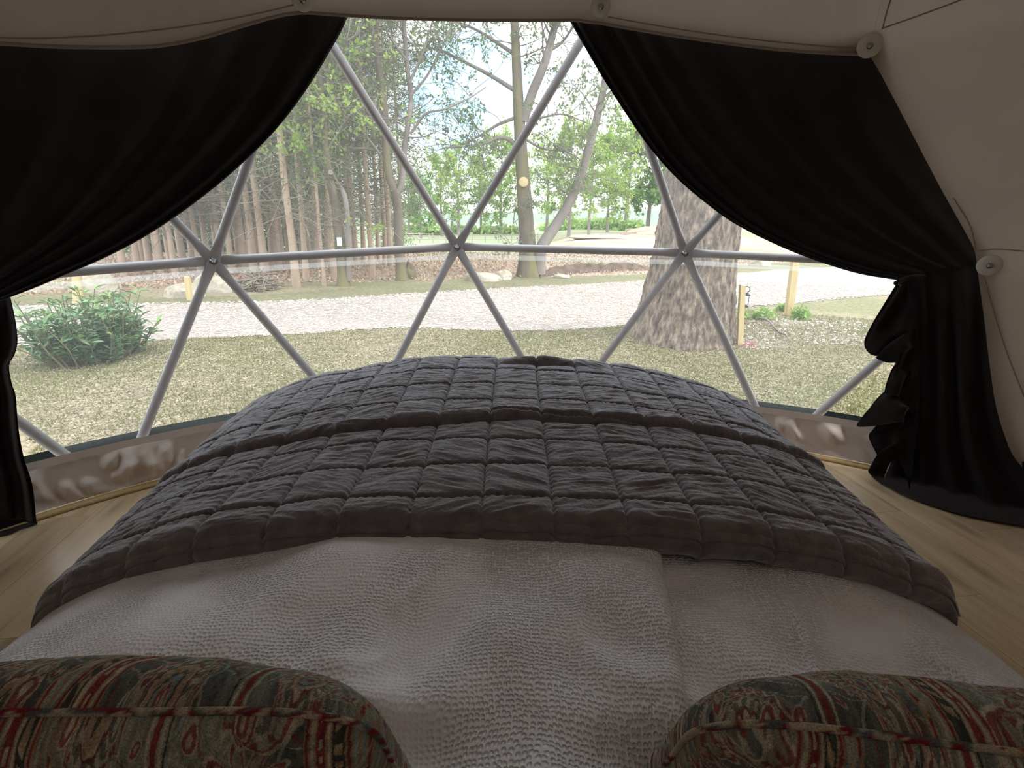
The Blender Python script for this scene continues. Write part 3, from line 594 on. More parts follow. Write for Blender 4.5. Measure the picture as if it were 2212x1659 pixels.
# quilt
def quilt():
    NX, NY = 620, 560; cell = 0.150
    u = np.linspace(-1, 1, NX); yv = np.linspace(0.955, 2.62, NY); U, Y = np.meshgrid(u, yv, indexing='ij')
    k = np.clip((Y - 1.0) / 1.3, 0, 1); X = (-0.04 - 0.03 * k) + U * (1.0 + 0.11 * k)
    skew = 0.03 * fbm(X * 1.2, Y * 1.2, 70, 2)
    xa, ya = X / (1 + 0.04 * k) + skew + 0.055, Y - 0.955 + 0.035 * fbm(X * 1.5, Y * 1.5, 71, 2)
    Z = crown(X, Y) + 0.062
    gx = np.abs(((xa / cell) % 1.0) - 0.5) * 2; gy = np.abs((((ya - 0.085) / cell) % 1.0) - 0.5) * 2       # 1 on a seam
    px, py = 1 - gx, 1 - gy
    cx_, cy_ = np.floor(xa / cell), np.floor((ya - 0.085) / cell)
    rot = vnoise(cx_ * 1.7 + 11, cy_ * 1.3 + 5, 80) * 2 - 1
    puff = (0.0085 + 0.003 * rot) * (1 - np.exp(-px * cell / 2 / 0.008)) * (1 - np.exp(-py * cell / 2 / 0.007)) - 0.006 * np.exp(-(px * cell / 2 / 0.0032) ** 2) - 0.012 * np.exp(-(py * cell / 2 / 0.0034) ** 2)
    wr = fbm(xa * 9 + rot * ya * 9, ya * 38 + rot * xa * 20, 81, 4) * 0.012 + np.abs(fbm(xa * 13 + rot * ya * 10, ya * 44 + rot * xa * 26, 85, 4)) * -0.021
    pk = np.exp(-(gy - 1) ** 2 / 0.03) * np.sin(xa * 2 * np.pi / 0.019 + 6 * fbm(xa * 8, ya * 8, 4)) * 0.0016 + np.exp(-(gx - 1) ** 2 / 0.03) * np.sin(ya * 2 * np.pi / 0.019) * 0.0012
    Z = Z + puff + wr * (0.35 + 0.65 * np.sqrt(px * py)) + pk + 0.03 * fbm(X * 3, Y * 3, 90, 3)
    # one long fold across, with a smaller one further towards the foot
    fy = 1.46 + 0.03 * np.sin(X * 2.5) + 0.02 * fbm(X * 4, Y * 0, 95) ; d = (Y - fy); amp = np.clip(1.15 - np.abs(X + 0.05) * 0.5, 0, 1)
    Z = Z + amp * (0.022 * np.exp(-((d - 0.03) / 0.03) ** 2) - 0.032 * np.exp(-((d + 0.008) / 0.009) ** 2))
    fy2 = 2.02 + 0.02 * np.sin(X * 5); d2 = Y - fy2; amp2 = np.exp(-((X - 0.12) / 0.16) ** 2); Z = Z + amp2 * (0.024 * np.exp(-((d2 - 0.025) / 0.03) ** 2) - 0.018 * np.exp(-((d2 + 0.012) / 0.014) ** 2))
    ed = 1 - np.abs(U); kk = np.clip(ed / 0.045, 0, 1); Z = Z - 0.05 * (1 - np.sqrt(1 - (1 - kk) ** 2))
    dn = np.clip((Y - 0.955) / 0.028, 0, 1); Z = Z - 0.022 * (1 - np.sqrt(1 - (1 - dn) ** 2))
    Z = np.maximum(Z, 0.05)
    V = np.stack([X, Y, Z], -1); q = root('quilt', (XB, 1.7, 0.5), 'grey-brown velvet quilt stitched in squares, spread over the foot of the bed', 'quilt')
    obj('top', V.reshape(-1, 3), grid_faces(NX, NY), M['quilt'], q)
    # thick dark binding that turns under along the near edge
    e = V[:, 0]; nb = 24; tb = np.linspace(0, 1, nb); B = np.zeros((NX, nb, 3))
    seamd = 0.6 * (np.abs((((e[:, 0] + 0.055) / cell) % 1) - 0.5) * 2) ** 14
    for j, tt in enumerate(tb):
        bul = 0.015 * math.sin(math.pi * min(1, tt * 1.0)) ** 0.8 - 0.006 * math.exp(-((tt - 0.27) / 0.05) ** 2)
        B[:, j, 0] = e[:, 0]; B[:, j, 1] = e[:, 1] - bul * (1 - 0.6 * seamd) - 0.004 + 0.006 * tt + 0.006 * fbm(e[:, 0] * 14, e[:, 0] * 0 + tt * 2.5, 61)
        B[:, j, 2] = e[:, 2] - 0.064 * tt + 0.006 * fbm(e[:, 0] * 9, e[:, 0] * 0 + tt, 63)
    B[:, 0] = e
    obj('binding', B.reshape(-1, 3), grid_faces(NX, nb)[:, ::-1], M['quilt'], q)
    # side hems
    for s_ in (0, NX - 1):
        ee = V[s_]; m = MB(); m.tube(ee[::6] - [0, 0, 0.012], 0.014, 8); m.build('side_hem', M['quilt'], q)
    ln = V[::10, ::10].copy(); ln[..., 2] = np.maximum(ln[..., 2] - 0.026, 0.03); ln[..., 1] = np.maximum(ln[..., 1], 0.97)
    obj('lining', ln.reshape(-1, 3), grid_faces(ln.shape[0], ln.shape[1])[:, ::-1], M['quilt'], q)
quilt()

# ------------------------------------------------------------------ paisley cushions
M['paisley'] = attr_mat('paisley_print', 'print', 900, 0.62, 0.9, 0.7, 900, 0.0015)
M['piping'] = attr_mat('paisley_piping', 'print', 800, 0.6, 0.9, 0.5, 700, 0.0015)
def paisley(a, b, seed):
    """printed colours at cloth coordinates a, b in metres"""
    a, b = a * 1.55, b * 1.55
    slate = np.array([0.085, 0.095, 0.092]); sage = np.array([0.235, 0.25, 0.21]); cream = np.array([0.40, 0.36, 0.275]); red = np.array([0.185, 0.024, 0.03]); blue = np.array([0.22, 0.27, 0.265]); dark = np.array([0.035, 0.037, 0.037]); tan = np.array([0.27, 0.20, 0.125])
    wx = a + 0.028 * np.sin(b * 11 + seed) + 0.012 * fbm(a * 7, b * 7, seed, 2); wy = b + 0.012 * fbm(a * 7 + 9, b * 7, seed + 3, 2)
    SX = wx - 0.35 * wy; fine = fbm(a * 210, b * 210, seed + 5, 2); patch_ = np.clip(fbm(a * 9, b * 9, seed + 6, 2) * 5 + 0.5, 0, 1)[..., None]
    col = slate * (1 - patch_) + sage * patch_; per = 0.30; s = SX / per; f = (s - np.floor(s)) * per
    mx = lambda m, c: col.__setitem__(slice(None), col * (1 - m[..., None]) + c * m[..., None])
    st = lambda lo, hi: ((f > lo) & (f < hi)).astype(float)
    mx(st(0.0, 0.062), tan); mx(st(0.001, 0.004), red); mx(st(0.006, 0.009), cream); mx(st(0.011, 0.019), red); mx(st(0.0135, 0.0165) * (np.sin(wy * 420) > 0), cream); mx(st(0.021, 0.0235), cream)
    mx(st(0.025, 0.036), dark); mx(st(0.027, 0.034) * (np.sin(wy * 360 + SX * 300) > 0.1), tan * 1.2); mx(st(0.038, 0.041), red); mx(st(0.044, 0.047), blue * 1.2); mx(st(0.050, 0.055), sage); mx(st(0.056, 0.059) * (np.sin(wy * 300) > -0.2), red)
    mx(st(0.150, 0.153), cream); mx(st(0.155, 0.161), red); mx(st(0.163, 0.166), cream); mx(st(0.168, 0.170), dark)
    fld = ((f > 0.064) & ((f < 0.147) | (f > 0.173))).astype(float)
    for k, (fx, ph, cc) in enumerate(((62, 1.0, cream), (75, 2.0, red), (50, 3.1, blue * 1.3))):
        v = np.abs(np.sin(wx * fx + 3.0 * np.sin(wy * 38 + ph) + ph)); mx((v < 0.09) * fld * 0.75, cc); mx((v > 0.12) * (v < 0.17) * fld * 0.45, dark)
    flat = col.reshape(-1, 3); SXf, WYf, FLf = SX.ravel(), wy.ravel(), fld.ravel(); order = np.argsort(WYf); WYs = WYf[order]
    def motif(cx, cy, r, kind, ang):
        R_ = r * 2.0; i0, i1 = np.searchsorted(WYs, cy - R_), np.searchsorted(WYs, cy + R_); id_ = order[i0:i1]
        id_ = id_[(np.abs(SXf[id_] - cx) < R_) & (FLf[id_] > 0)]
        if len(id_) == 0: return
        dx = SXf[id_] - cx; dy = WYf[id_] - cy; c_, s_ = math.cos(ang), math.sin(ang); X, Y = (dx * c_ + dy * s_) / r, (-dx * s_ + dy * c_) / r
        rad = np.hypot(X, Y); an = np.arctan2(Y, X)
        def put(m, c): flat[id_[m]] = flat[id_[m]] * 0.12 + np.asarray(c) * 0.88
        if kind == 0:                                      # teardrop with rings
            bend = X + 0.45 * Y * np.abs(Y); sd = np.hypot(bend * (1.25 + 0.5 * np.clip(Y, 0, 2)), Y * 0.72); sc_ = 1 + 0.06 * np.sin(an * 14)
            for lim, cc in ((1.05, cream), (0.98, red), (0.93, sage), (0.80, cream), (0.75, slate), (0.52, red), (0.47, cream), (0.42, tan), (0.30, dark), (0.24, blue), (0.12, red)): put(sd < lim * sc_, cc)
            put((sd < 0.72) & (sd > 0.55) & (np.sin(an * 18) > 0.2), cream); put((sd < 0.92) & (sd > 0.82) & (np.sin(an * 26) > 0.2), red)
        elif kind == 1:                                    # open flower with long petals
            pet = np.abs(np.cos(an * 4.5)) ** 0.6
            put(rad < 1.05 * pet, cream); put(rad < 0.95 * pet ** 1.2, red); put(rad < 0.80 * pet ** 1.5, sage); put(rad < 0.5 * pet, red); put(rad < 0.40 * pet, tan); put(rad < 0.2, dark); put(rad < 0.13, cream)
        else:                                              # small drop
            sd = np.hypot(X * (1.6 + 1.2 * np.clip(Y, 0, 1)), Y); put(sd < 1, cream); put(sd < 0.78, red); put(sd < 0.35, cream)
    lr = np.random.default_rng(seed)
    for i in range(-4, 5):
        for jj in range(-12, 13):
            for fo in (0.106, 0.237):
                cx = i * per + fo + 0.008 * lr.normal(); cy = jj * 0.082 + 0.04 * (i % 2) + (0.03 if fo > 0.2 else 0); motif(cx, cy, 0.036 if fo < 0.2 else 0.045, (i + jj) % 2, lr.uniform(-0.9, 0.9))
                for q in range(7): motif(cx + lr.uniform(-0.06, 0.06), cy + lr.uniform(-0.042, 0.042), lr.uniform(0.006, 0.011), 2, lr.uniform(0, 6.3))
    return (col * 0.9 + 0.1 * np.array([0.22, 0.20, 0.16])) * (1.22 + 1.2 * fine[..., None])
def cushion(cen, yaw, tilt, roll, half, thick, seed, label):
    n = 520; g = np.linspace(-1, 1, n)
    pin = lambda x, y: x * (1 - 0.055 * (1 - y * y) * np.abs(x) ** 2)
    rnd = lambda x, y: x * (1 - 0.13 * np.abs(y) ** 7)
    Rm = np.array((Matrix.Rotation(yaw, 3, 'Z') @ Matrix.Rotation(tilt, 3, 'X') @ Matrix.Rotation(roll, 3, 'Z')))
    cen = np.array(cen); t = root('cushion', cen, label, 'cushion', 'paisley cushions at the head of the bed')
    for sgn, nm in ((1, 'front'), (-1, 'back')):
        nb_ = 250 if sgn > 0 else 120; gb = 1 - 2 * np.linspace(1, 0, nb_) ** (1.45 if sgn > 0 else 2.0); A, B = np.meshgrid(g, gb, indexing='ij')
        X, Y = rnd(pin(A, B), B), rnd(pin(B, A), A)
        prof = (np.clip(1 - A ** 2, 0, 1) * np.clip(1 - B ** 2, 0, 1)) ** 0.40
        dent = 1 + 0.18 * fbm(A * 1.5 + seed, B * 1.5, seed, 3)
        wrk = 0.010 * fbm(A * 5, B * 5, seed + 2, 3) * prof
        edge = np.maximum(np.abs(A), np.abs(B)); pk = 0.0025 * np.sin((A + B) * 60) * np.exp(-((1 - edge) / 0.05) ** 2)
        Zl = sgn * (thick * prof * dent + wrk + pk)
        V = np.stack([X * half, Y * half, Zl], -1).reshape(-1, 3) @ Rm.T + cen
        f = grid_faces(n, nb_); o = obj(nm, V, f if sgn > 0 else f[:, ::-1], M['paisley'], t)
        set_color(o.data, 'print', np.clip(paisley(X * half * (1 if sgn > 0 else -1) + 0.03 * seed, Y * half, seed + (0 if sgn > 0 else 1)), 0, 1).reshape(-1, 3))
    k = np.linspace(-1, 1, 90); per = np.concatenate([np.c_[k, np.full(90, -1)], np.c_[np.full(90, 1), k], np.c_[k[::-1], np.full(90, 1)], np.c_[np.full(90, -1), k[::-1]]])
    px, py = pin(per[:, 0], per[:, 1]), pin(per[:, 1], per[:, 0]); sft = 1; px, py = rnd(px, per[:, 1]), rnd(py, per[:, 0])
    pts = np.c_[px * sft * half, py * sft * half, 0 * px] @ Rm.T + cen
    m = MB(); m.tube(pts, 0.0027, 10); o = m.build('piping', M['piping'], t)
    co = np.array([v.co[:] for v in o.data.vertices]); pal = np.array([[0.45, 0.38, 0.28], [0.2, 0.02, 0.03], [0.10, 0.12, 0.12], [0.36, 0.33, 0.26]]); kk = (fbm(co[:, 0] * 75, co[:, 1] * 75 + co[:, 2] * 75, seed, 2) * 9 + 2).astype(int) % 4
    set_color(o.data, 'print', pal[kk])
# local +Y of the cushion runs from the base to the top edge; it leans back towards the bed head
cushion((-0.304, 0.362, 0.700), math.radians(1), math.radians(180 - 62), 0.0, 0.215, 0.070, 3, 'paisley cushion in red, cream and slate with its piped corner beside the duvet ridge')
cushion((0.352, 0.352, 0.698), math.radians(-7), math.radians(180 - 60), math.radians(0), 0.215, 0.072, 8, 'paisley cushion with dark slate ground and dog-eared corner by the overlapped duvet')
# ------------------------------------------------------------------ outdoors: ground
def gz(x, y):
    x = np.asarray(x, float); y = np.asarray(y, float); r = np.hypot(x, y); a = np.arctan2(x, y)
    s = np.clip((r - 24) / 36, 0, 1); s = s * s * (3 - 2 * s); w = 1 / (1 + np.exp((a - 0.085) * 60))
    z = ZG - 0.9 * s * w + 0.10 * s * (1 - w)
    far = np.clip((r - 110) / 300, 0, 1); z = z - 3.0 * far
    return z + 0.035 * fbm(x * 0.6, y * 0.6, 200, 4) * np.clip((r - 3.4) / 2, 0, 1) + 0.25 * fbm(x * 0.09, y * 0.09, 210, 3) * np.clip((r - 16) / 20, 0, 1)
def gnd(px, py):
    z = ZG
    for _ in range(30):
        p = ground(px, py, z); z2 = float(gz(p[0], p[1])); z = z + 0.5 * (z2 - z)
    p[2] = gz(p[0], p[1]); return p
def poly_xy(pts, n=80): return np.array([ground(x, y)[:2] for x, y in spline(pts, n)])
def inside(poly, x, y):
    c = np.zeros(x.shape, bool); n = len(poly)
    for i in range(n):
        x0, y0 = poly[i - 1]; x1, y1 = poly[i]
        c ^= ((y1 > y) != (y0 > y)) & (x < (x0 - x1) * (y - y1) / (y0 - y1 + 1e-12) + x1)
    return c
near_e = [(-500, 800), (-200, 768), (0, 752), (270, 737), (600, 725), (850, 711), (1100, 716), (1380, 703), (1600, 668), (1750, 655), (1900, 640), (2400, 600)]
far_e = [(2400, 548), (1900, 572), (1610, 588), (1400, 607), (1100, 622), (800, 640), (600, 650), (270, 657), (-200, 666), (-500, 680)]
track = np.vstack([poly_xy(near_e), poly_xy(far_e)])
patch = poly_xy([(1585, 700), (1700, 688), (1900, 700), (2050, 710), (2050, 752), (1900, 749), (1740, 746), (1585, 755), (1585, 700)], 60)
strip = np.vstack([poly_xy(far_e[::-1]), poly_xy([(2400, 535), (1900, 556), (1610, 572), (1400, 591), (1200, 597), (1000, 604), (900, 613), (740, 622), (560, 634), (400, 642), (200, 640), (-500, 650)])])
radii = np.r_[0.01, 1.5, 2.6, np.geomspace(3.0, 130, 250), np.geomspace(140, 1400, 30)]
azs = np.r_[np.linspace(-0.95, 0.95, 270), np.linspace(0.95, 2 * math.pi - 0.95, 50)[1:-1]]
A, Rr = np.meshgrid(azs, radii, indexing='ij'); GX, GY = Rr * np.sin(A), Rr * np.cos(A); GZ = gz(GX, GY)
V = np.stack([GX, GY, GZ], -1).reshape(-1, 3)
gnd_o = thing('ground', V, grid_faces(len(azs), len(radii), True)[:, ::-1], attr_mat('ground_cover', 'zone', 14, 0.42, 0.95, 0.9, 26, 0.03), (0, 0, 0), 'mown lawn and leaf-strewn woodland ground outside the window', 'ground', None, 'structure')
x, y = V[:, 0], V[:, 1]; r_ = np.hypot(x, y); a_ = np.arctan2(x, y)
jx, jy = x + 0.5 * fbm(x * 0.8, y * 0.8, 301, 3), y + 0.6 * fbm(x * 0.8, y * 0.8, 302, 3)
lawn, olive = np.array([0.235, 0.225, 0.12]), np.array([0.33, 0.28, 0.185])
k = np.clip(fbm(x * 0.7, y * 0.7, 303, 4) * 3 + 0.5, 0, 1)[:, None]; col = lawn * k + olive * (1 - k)
forest = ((r_ > 13.5) & (a_ < 0.02)); kf = np.clip((r_ - 13.2) / 1.2, 0, 1) * np.clip((0.06 - a_) / 0.06, 0, 1) * np.clip((26 - r_) / 5, 0, 1)
kn = np.clip(fbm(x * 0.5, y * 0.5, 305, 3) * 3 + 0.65, 0, 1) * kf; col = col * (1 - kn[:, None]) + np.array([0.36, 0.255, 0.19]) * kn[:, None]
km = np.clip((r_ - 14.2) / 1.0, 0, 1) * np.clip((a_ - 0.0) / 0.04, 0, 1) * np.clip((75 - r_) / 20, 0, 1) * np.clip(fbm(x * 0.4, y * 0.4, 306, 3) * 3 + 0.8, 0, 1); col = col * (1 - km[:, None]) + np.array([0.46, 0.37, 0.29]) * km[:, None]
fld = np.clip((r_ - 24) / 5, 0, 1) * np.clip((0.09 - a_) / 0.05, 0, 1); fld = np.maximum(fld, np.clip((r_ - 70) / 20, 0, 1)); col = col * (1 - fld[:, None]) + np.array([0.30, 0.34, 0.20]) * fld[:, None]
ins = inside(strip, jx, jy); col[ins] = np.array([0.255, 0.24, 0.14]) * (0.9 + 0.3 * fbm(x * 2, y * 2, 307))[ins][:, None]
ins = inside(patch, jx * 1.0, jy); col[ins] = np.array([0.46, 0.40, 0.34])
set_color(gnd_o.data, 'zone', np.clip(col, 0, 1))
# gravel track as its own raised bed
gx_, gy_ = np.meshgrid(np.linspace(-16, 22, 380), np.linspace(5, 24, 200), indexing='ij')
nx_, ny_ = gx_ + 0.35 * fbm(gx_ * 1.1, gy_ * 1.1, 311, 3), gy_ + 0.35 * fbm(gx_ * 1.1, gy_ * 1.1, 312, 3)
ok = inside(track, nx_.ravel(), ny_.ravel()); f = grid_faces(380, 200); f = f[ok[f].all(1)]; used = np.unique(f); rm = np.zeros(380 * 200, int); rm[used] = np.arange(len(used))
gv = np.stack([gx_, gy_, gz(gx_, gy_) + 0.008], -1).reshape(-1, 3)[used]
thing('gravel_track', gv, rm[f][:, ::-1], M['gravel_base'], (0, 0, 0), 'pale gravel track crossing in front of the trees', 'track', None, 'structure')
def wedge(n, r0, r1, a0=-0.78, a1=0.72):
    rr = np.sqrt(rng.uniform(r0 * r0, r1 * r1, n)); aa = rng.uniform(a0, a1, n); return rr * np.sin(aa), rr * np.cos(aa)
OLD = gnd(1482, 752) + np.array([0.11, 0.55, 0])                # foot of the massive old tree
def clear(x, y): return np.hypot(x - OLD[0], y - OLD[1]) > 0.62
# stones of the track
x, y = wedge(90000, 6.0, 16); ok = inside(track, x + 0.2 * fbm(x, y, 5), y) | (inside(patch, x, y) & (rng.random(len(x)) < 0.35)); ok &= clear(x, y); x, y = x[ok][:20000], y[ok][:20000]; n = len(x)
oct_ = np.array([[1, 0, 0], [-1, 0, 0], [0, 1, 0], [0, -1, 0], [0, 0, 1], [0, 0, -1]], float); of = np.array([[0, 2, 4], [2, 1, 4], [1, 3, 4], [3, 0, 4], [2, 0, 5], [1, 2, 5], [3, 1, 5], [0, 3, 5]])
s = rng.uniform(0.012, 0.034, (n, 1, 1)) * rng.uniform(0.6, 1.2, (n, 6, 1)) * np.array([1, 1, 0.6]); V = np.stack([x, y, gz(x, y) + 0.012], -1)[:, None] + oct_[None] * s
ang = rng.uniform(0, 6.28, n)
thing('gravel', V.reshape(-1, 3), (np.arange(n)[:, None, None] * 6 + of).reshape(-1, 3), M['gravel'], (0, 0, 0), 'loose pale stones scattered over the gravel track', 'gravel', None, 'stuff', False)
# dry leaves and grass on the near lawn
x, y = wedge(160000, 3.15, 9.5); ok = ~inside(track, x, y) & clear(x, y) & (np.hypot(x - C0[0], y - C0[1]) > 3.1) & (fbm(x * 0.9, y * 0.9, 321, 3) + rng.uniform(-0.45, 0.3, len(x)) < 0.12); x, y = x[ok], y[ok]; n = len(x)
m = MB(); d = rng.uniform(0, 6.28, n); L = rng.uniform(0.006, 0.017, n); w = L * rng.uniform(0.35, 0.6, n); z0 = gz(x, y) + 0.006
c_, s_ = np.cos(d), np.sin(d); h = rng.uniform(0, 0.012, (n, 4))
V = np.stack([np.stack([x - c_ * L, y - s_ * L, z0 + h[:, 0]], -1), np.stack([x - s_ * w, y + c_ * w, z0 + h[:, 1]], -1), np.stack([x + c_ * L, y + s_ * L, z0 + h[:, 2]], -1), np.stack([x + s_ * w, y - c_ * w, z0 + h[:, 3]], -1)], 1)
thing('leaf_litter', V.reshape(-1, 3), np.arange(n)[:, None] * 4 + np.arange(4), M['leaf_litter'], (0, 0, 0), 'dry fallen leaves lying over the lawn', 'fallen leaves', None, 'stuff', False)
x, y = wedge(220000, 3.15, 10.5); ok = ~inside(track, x, y) & clear(x, y) & (np.hypot(x - C0[0], y - C0[1]) > 3.1); ok &= (fbm(x * 0.9, y * 0.9, 321, 3) + 0.25 * (y < 6) * 0 + rng.uniform(-0.4, 0.4, len(x)) > 0.0); x, y = x[ok], y[ok]; n = len(x)
d = rng.uniform(0, 6.28, n); h = rng.uniform(0.015, 0.05, n); w = rng.uniform(0.003, 0.007, n); z0 = gz(x, y); lx, ly = rng.normal(0, 0.018, n), rng.normal(0, 0.018, n)
V = np.stack([np.stack([x - np.cos(d) * w, y - np.sin(d) * w, z0], -1), np.stack([x + np.cos(d) * w, y + np.sin(d) * w, z0], -1), np.stack([x + lx, y + ly, z0 + h], -1)], 1)
thing('grass', V.reshape(-1, 3), np.arange(n)[:, None] * 3 + np.arange(3), M['grass'], (0, 0, 0), 'short patchy grass growing through the fallen leaves', 'grass', None, 'stuff', False)
# leaf litter of the woodland floor
x, y = wedge(40000, 13.5, 26, -0.75, 0.55); ok = ~inside(track, x, y) & ~inside(strip, x, y); x, y = x[ok], y[ok]
m = MB(); m.leaves(np.stack([x, y, gz(x, y) + 0.01], -1), 0.09, 0.5); M['forest_leaf'] = pmat('fallen_beech_leaf', (0.34, 0.24, 0.17), (0.56, 0.44, 0.34), 2, 0.85)
m.thing('woodland_litter', M['forest_leaf'], (0, 0, 0), 'reddish fallen leaves covering the ground beneath the trees', 'fallen leaves', None, 'stuff', False)

# ------------------------------------------------------------------ trees
def limb(m, pts, r0, r1, ns_=8, n=None):
    q = spline(pts, n or max(6, len(pts) * 4)); m.tube(q, r0 + (r1 - r0) * np.linspace(0, 1, len(q)) ** 0.75, ns_); return q
def sprout(m, lv, p, d, L, r, lvl, rg, up=0.1, kids=(3, 5), leafn=7, lsp=0.18, rmin=0.006):
    n = 5; pts = [p]; d = d / np.linalg.norm(d)
    for k in range(n):
        d = d + rg.normal(0, 0.18, 3) + np.array([0, 0, up * 0.3]); d /= np.linalg.norm(d); pts.append(pts[-1] + d * L / n)
    pts = np.array(pts); m.tube(pts, np.maximum(np.linspace(r, r * 0.35, n + 1), rmin), 5 if r > 0.02 else 4, False)
    if lvl <= 0:
        q = pts[rg.integers(1, n + 1, leafn)] + rg.normal(0, lsp * L, (leafn, 3)) * 0.6; lv.append(q); return
    for _ in range(rg.integers(*kids) + 1):
        i = rg.integers(1, n + 1); dd = (pts[i] - pts[i - 1]) / (L / n) * 0.6 + rg.normal(0, 0.55, 3); sprout(m, lv, pts[i], dd, L * rg.uniform(0.42, 0.68), r * 0.5, lvl - 1, rg, up, kids, leafn, lsp, rmin)
    lv.append(pts[-1:] + rg.normal(0, lsp * L * 0.3, (leafn, 3)))
def twigs(m, lv, q, n, L, r, lvl, rg, lo=0.25, **kw):
    for _ in range(n):
        i = int(rg.uniform(lo, 1) * (len(q) - 1)); t = q[min(i + 1, len(q) - 1)] - q[max(i - 1, 0)]; t /= np.linalg.norm(t) + 1e-9
        d = rg.normal(0, 0.8, 3); d -= (d @ t) * t * 0.8; sprout(m, lv, q[i], d + t * 0.35, L * rg.uniform(0.6, 1.25), r, lvl, rg, **kw)
def px_tree(name, base, limbs, bark, leaf, lsize, label, seed, group=None, depth_j=0.6, tw=(5, 1.6, 1), leafn=7, kids=(3, 5)):
    """limbs: list of (pixel polyline, width px at start, width px at end, twig count); the tree stands at pixel base"""
    b = gnd(*base); Y = b[1]; rg = np.random.default_rng(seed); t = root(name, b, label, 'tree', group); lv = []; wood = MB(); tk = MB()
    for k, (pts, w0, w1, nt_) in enumerate(limbs):
        off = 0.0; q3 = []
        for j, (x, y) in enumerate(pts):
            yy = Y if k == 0 else Y + depth_j * (rg.uniform(-1, 1) if j else 0) * j / len(pts)
            q3.append(P(x, y, yy))
        if k == 0: q3[0][2] -= 0.10
        s = np.linalg.norm(q3[0] - CAM) / F * 0.5; q = limb(tk if k == 0 else wood, q3, w0 * s, w1 * s, 14 if k == 0 else 8)
        if k == 0:
            fl = np.concatenate(tk.V[:1]); c = q[0]; hgt = np.clip(1 - (fl[:, 2] - c[2]) / (w0 * s * 3.5), 0, 1) ** 2; cen = np.array([np.interp(fl[:, 2], q[:, 2], q[:, 0]), np.interp(fl[:, 2], q[:, 2], q[:, 1])]).T
            fl[:, :2] = cen + (fl[:, :2] - cen) * (1 + 0.45 * hgt * (1 + 0.3 * np.sin(5 * np.arctan2(fl[:, 1] - cen[:, 1], fl[:, 0] - cen[:, 0])))[:])[:, None]; tk.V[0] = fl
        twigs(wood, lv, q, nt_, tw[1], max(w1 * s * 0.35, 0.012), tw[2], rg, 0.3 if k else 0.55, leafn=leafn, kids=kids)
    tk.build('trunk', bark, t); wood.build('branches', M['bark_grey'], t)
    lm = MB(); lm.leaves(np.concatenate(lv), lsize, 0.62, rg, 0.5); tag(lm.build('foliage', leaf, t, False), kind='stuff'); return t
ft = px_tree('forked_tree', (1142, 597), [
    ([(1142, 600), (1140, 540), (1133, 430), (1126, 330), (1120, 230), (1116, 140), (1112, 60), (1108, -60), (1104, -220)], 42, 8, 10),
    ([(1164, 592), (1166, 560), (1172, 530), (1205, 480), (1236, 425), (1262, 355), (1283, 280), (1302, 200), (1315, 120), (1330, 20)], 28, 10, 14),
    ([(1130, 262), (1150, 200), (1175, 140), (1195, 70), (1212, -10), (1225, -90)], 20, 11, 12),
    ([(1112, 195), (1058, 162), (1010, 137), (955, 111), (900, 96), (860, 90)], 9, 3, 12), ([(1119, 252), (1076, 269), (1040, 291), (992, 317)], 8, 3, 9), ([(1124, 322), (1100, 302), (1076, 298), (1036, 313), (955, 320)], 9, 3, 10),
    ([(1140, 262), (1180, 252), (1216, 247), (1268, 265)], 6, 2, 8), ([(1135, 300), (1165, 318), (1200, 325), (1240, 320)], 6, 2, 6), ([(1116, 120), (1070, 90), (1020, 60), (960, 40)], 8, 3, 10), ([(1185, 110), (1215, 90), (1250, 40)], 7, 3, 8),
    ([(1118, 60), (1080, 20), (1030, -20), (980, -60)], 8, 3, 8), ([(1136, 420), (1115, 400), (1112, 450), (1108, 490)], 3, 1.5, 2)],
    M['bark_mossy'], M['leaf_mid'], 0.085, 'forked mossy tree with a leaning second stem growing from its foot', 51, tw=(5, 1.35, 2), leafn=9, kids=(1, 3))
px_tree('twin_topped_tree', (867, 606), [
    ([(868, 608), (862, 520), (859, 450), (851, 410), (838, 370), (833, 300), (829, 230), (820, 150), (802, 60), (790, -40)], 23, 9, 14),
    ([(856, 420), (868, 398), (872, 340), (884, 250), (888, 210), (880, 150), (873, 60), (866, -40)], 13, 7, 12),
    ([(838, 355), (795, 300), (750, 252), (690, 225)], 6, 2, 8), ([(836, 335), (800, 322), (760, 320), (690, 318)], 6, 2, 8), ([(886, 290), (920, 246), (960, 236), (1010, 214), (1050, 188)], 6, 2, 6), ([(888, 205), (925, 160), (960, 90), (985, 40)], 6, 2, 9),
    ([(826, 200), (790, 150), (750, 110), (720, 90)], 6, 2, 10), ([(878, 130), (850, 90), (810, 30), (790, -10)], 6, 2, 9), ([(884, 180), (915, 110), (930, 60), (950, 0)], 6, 2, 9)],
    M['bark_mossy'], M['leaf_mid'], 0.08, 'slim tree dividing into two grey stems beside a mossy stump', 52, tw=(5, 1.2, 2), leafn=5, kids=(0, 3))
b_ = P(1131, 393, ft.location[1] - 0.27); m = MB(); m.lathe(b_, [(0.0001, 0.012), (0.10, 0.010), (0.125, 0.0), (0.13, -0.03)], (0.1, -1, 0.1), 18); m.build('cut_scar', M['timber'], [c for c in ft.children if c.name.startswith('trunk')][0], origin=np.array(ft['_o']))['label'] = 'pale round saw cut on the bark'
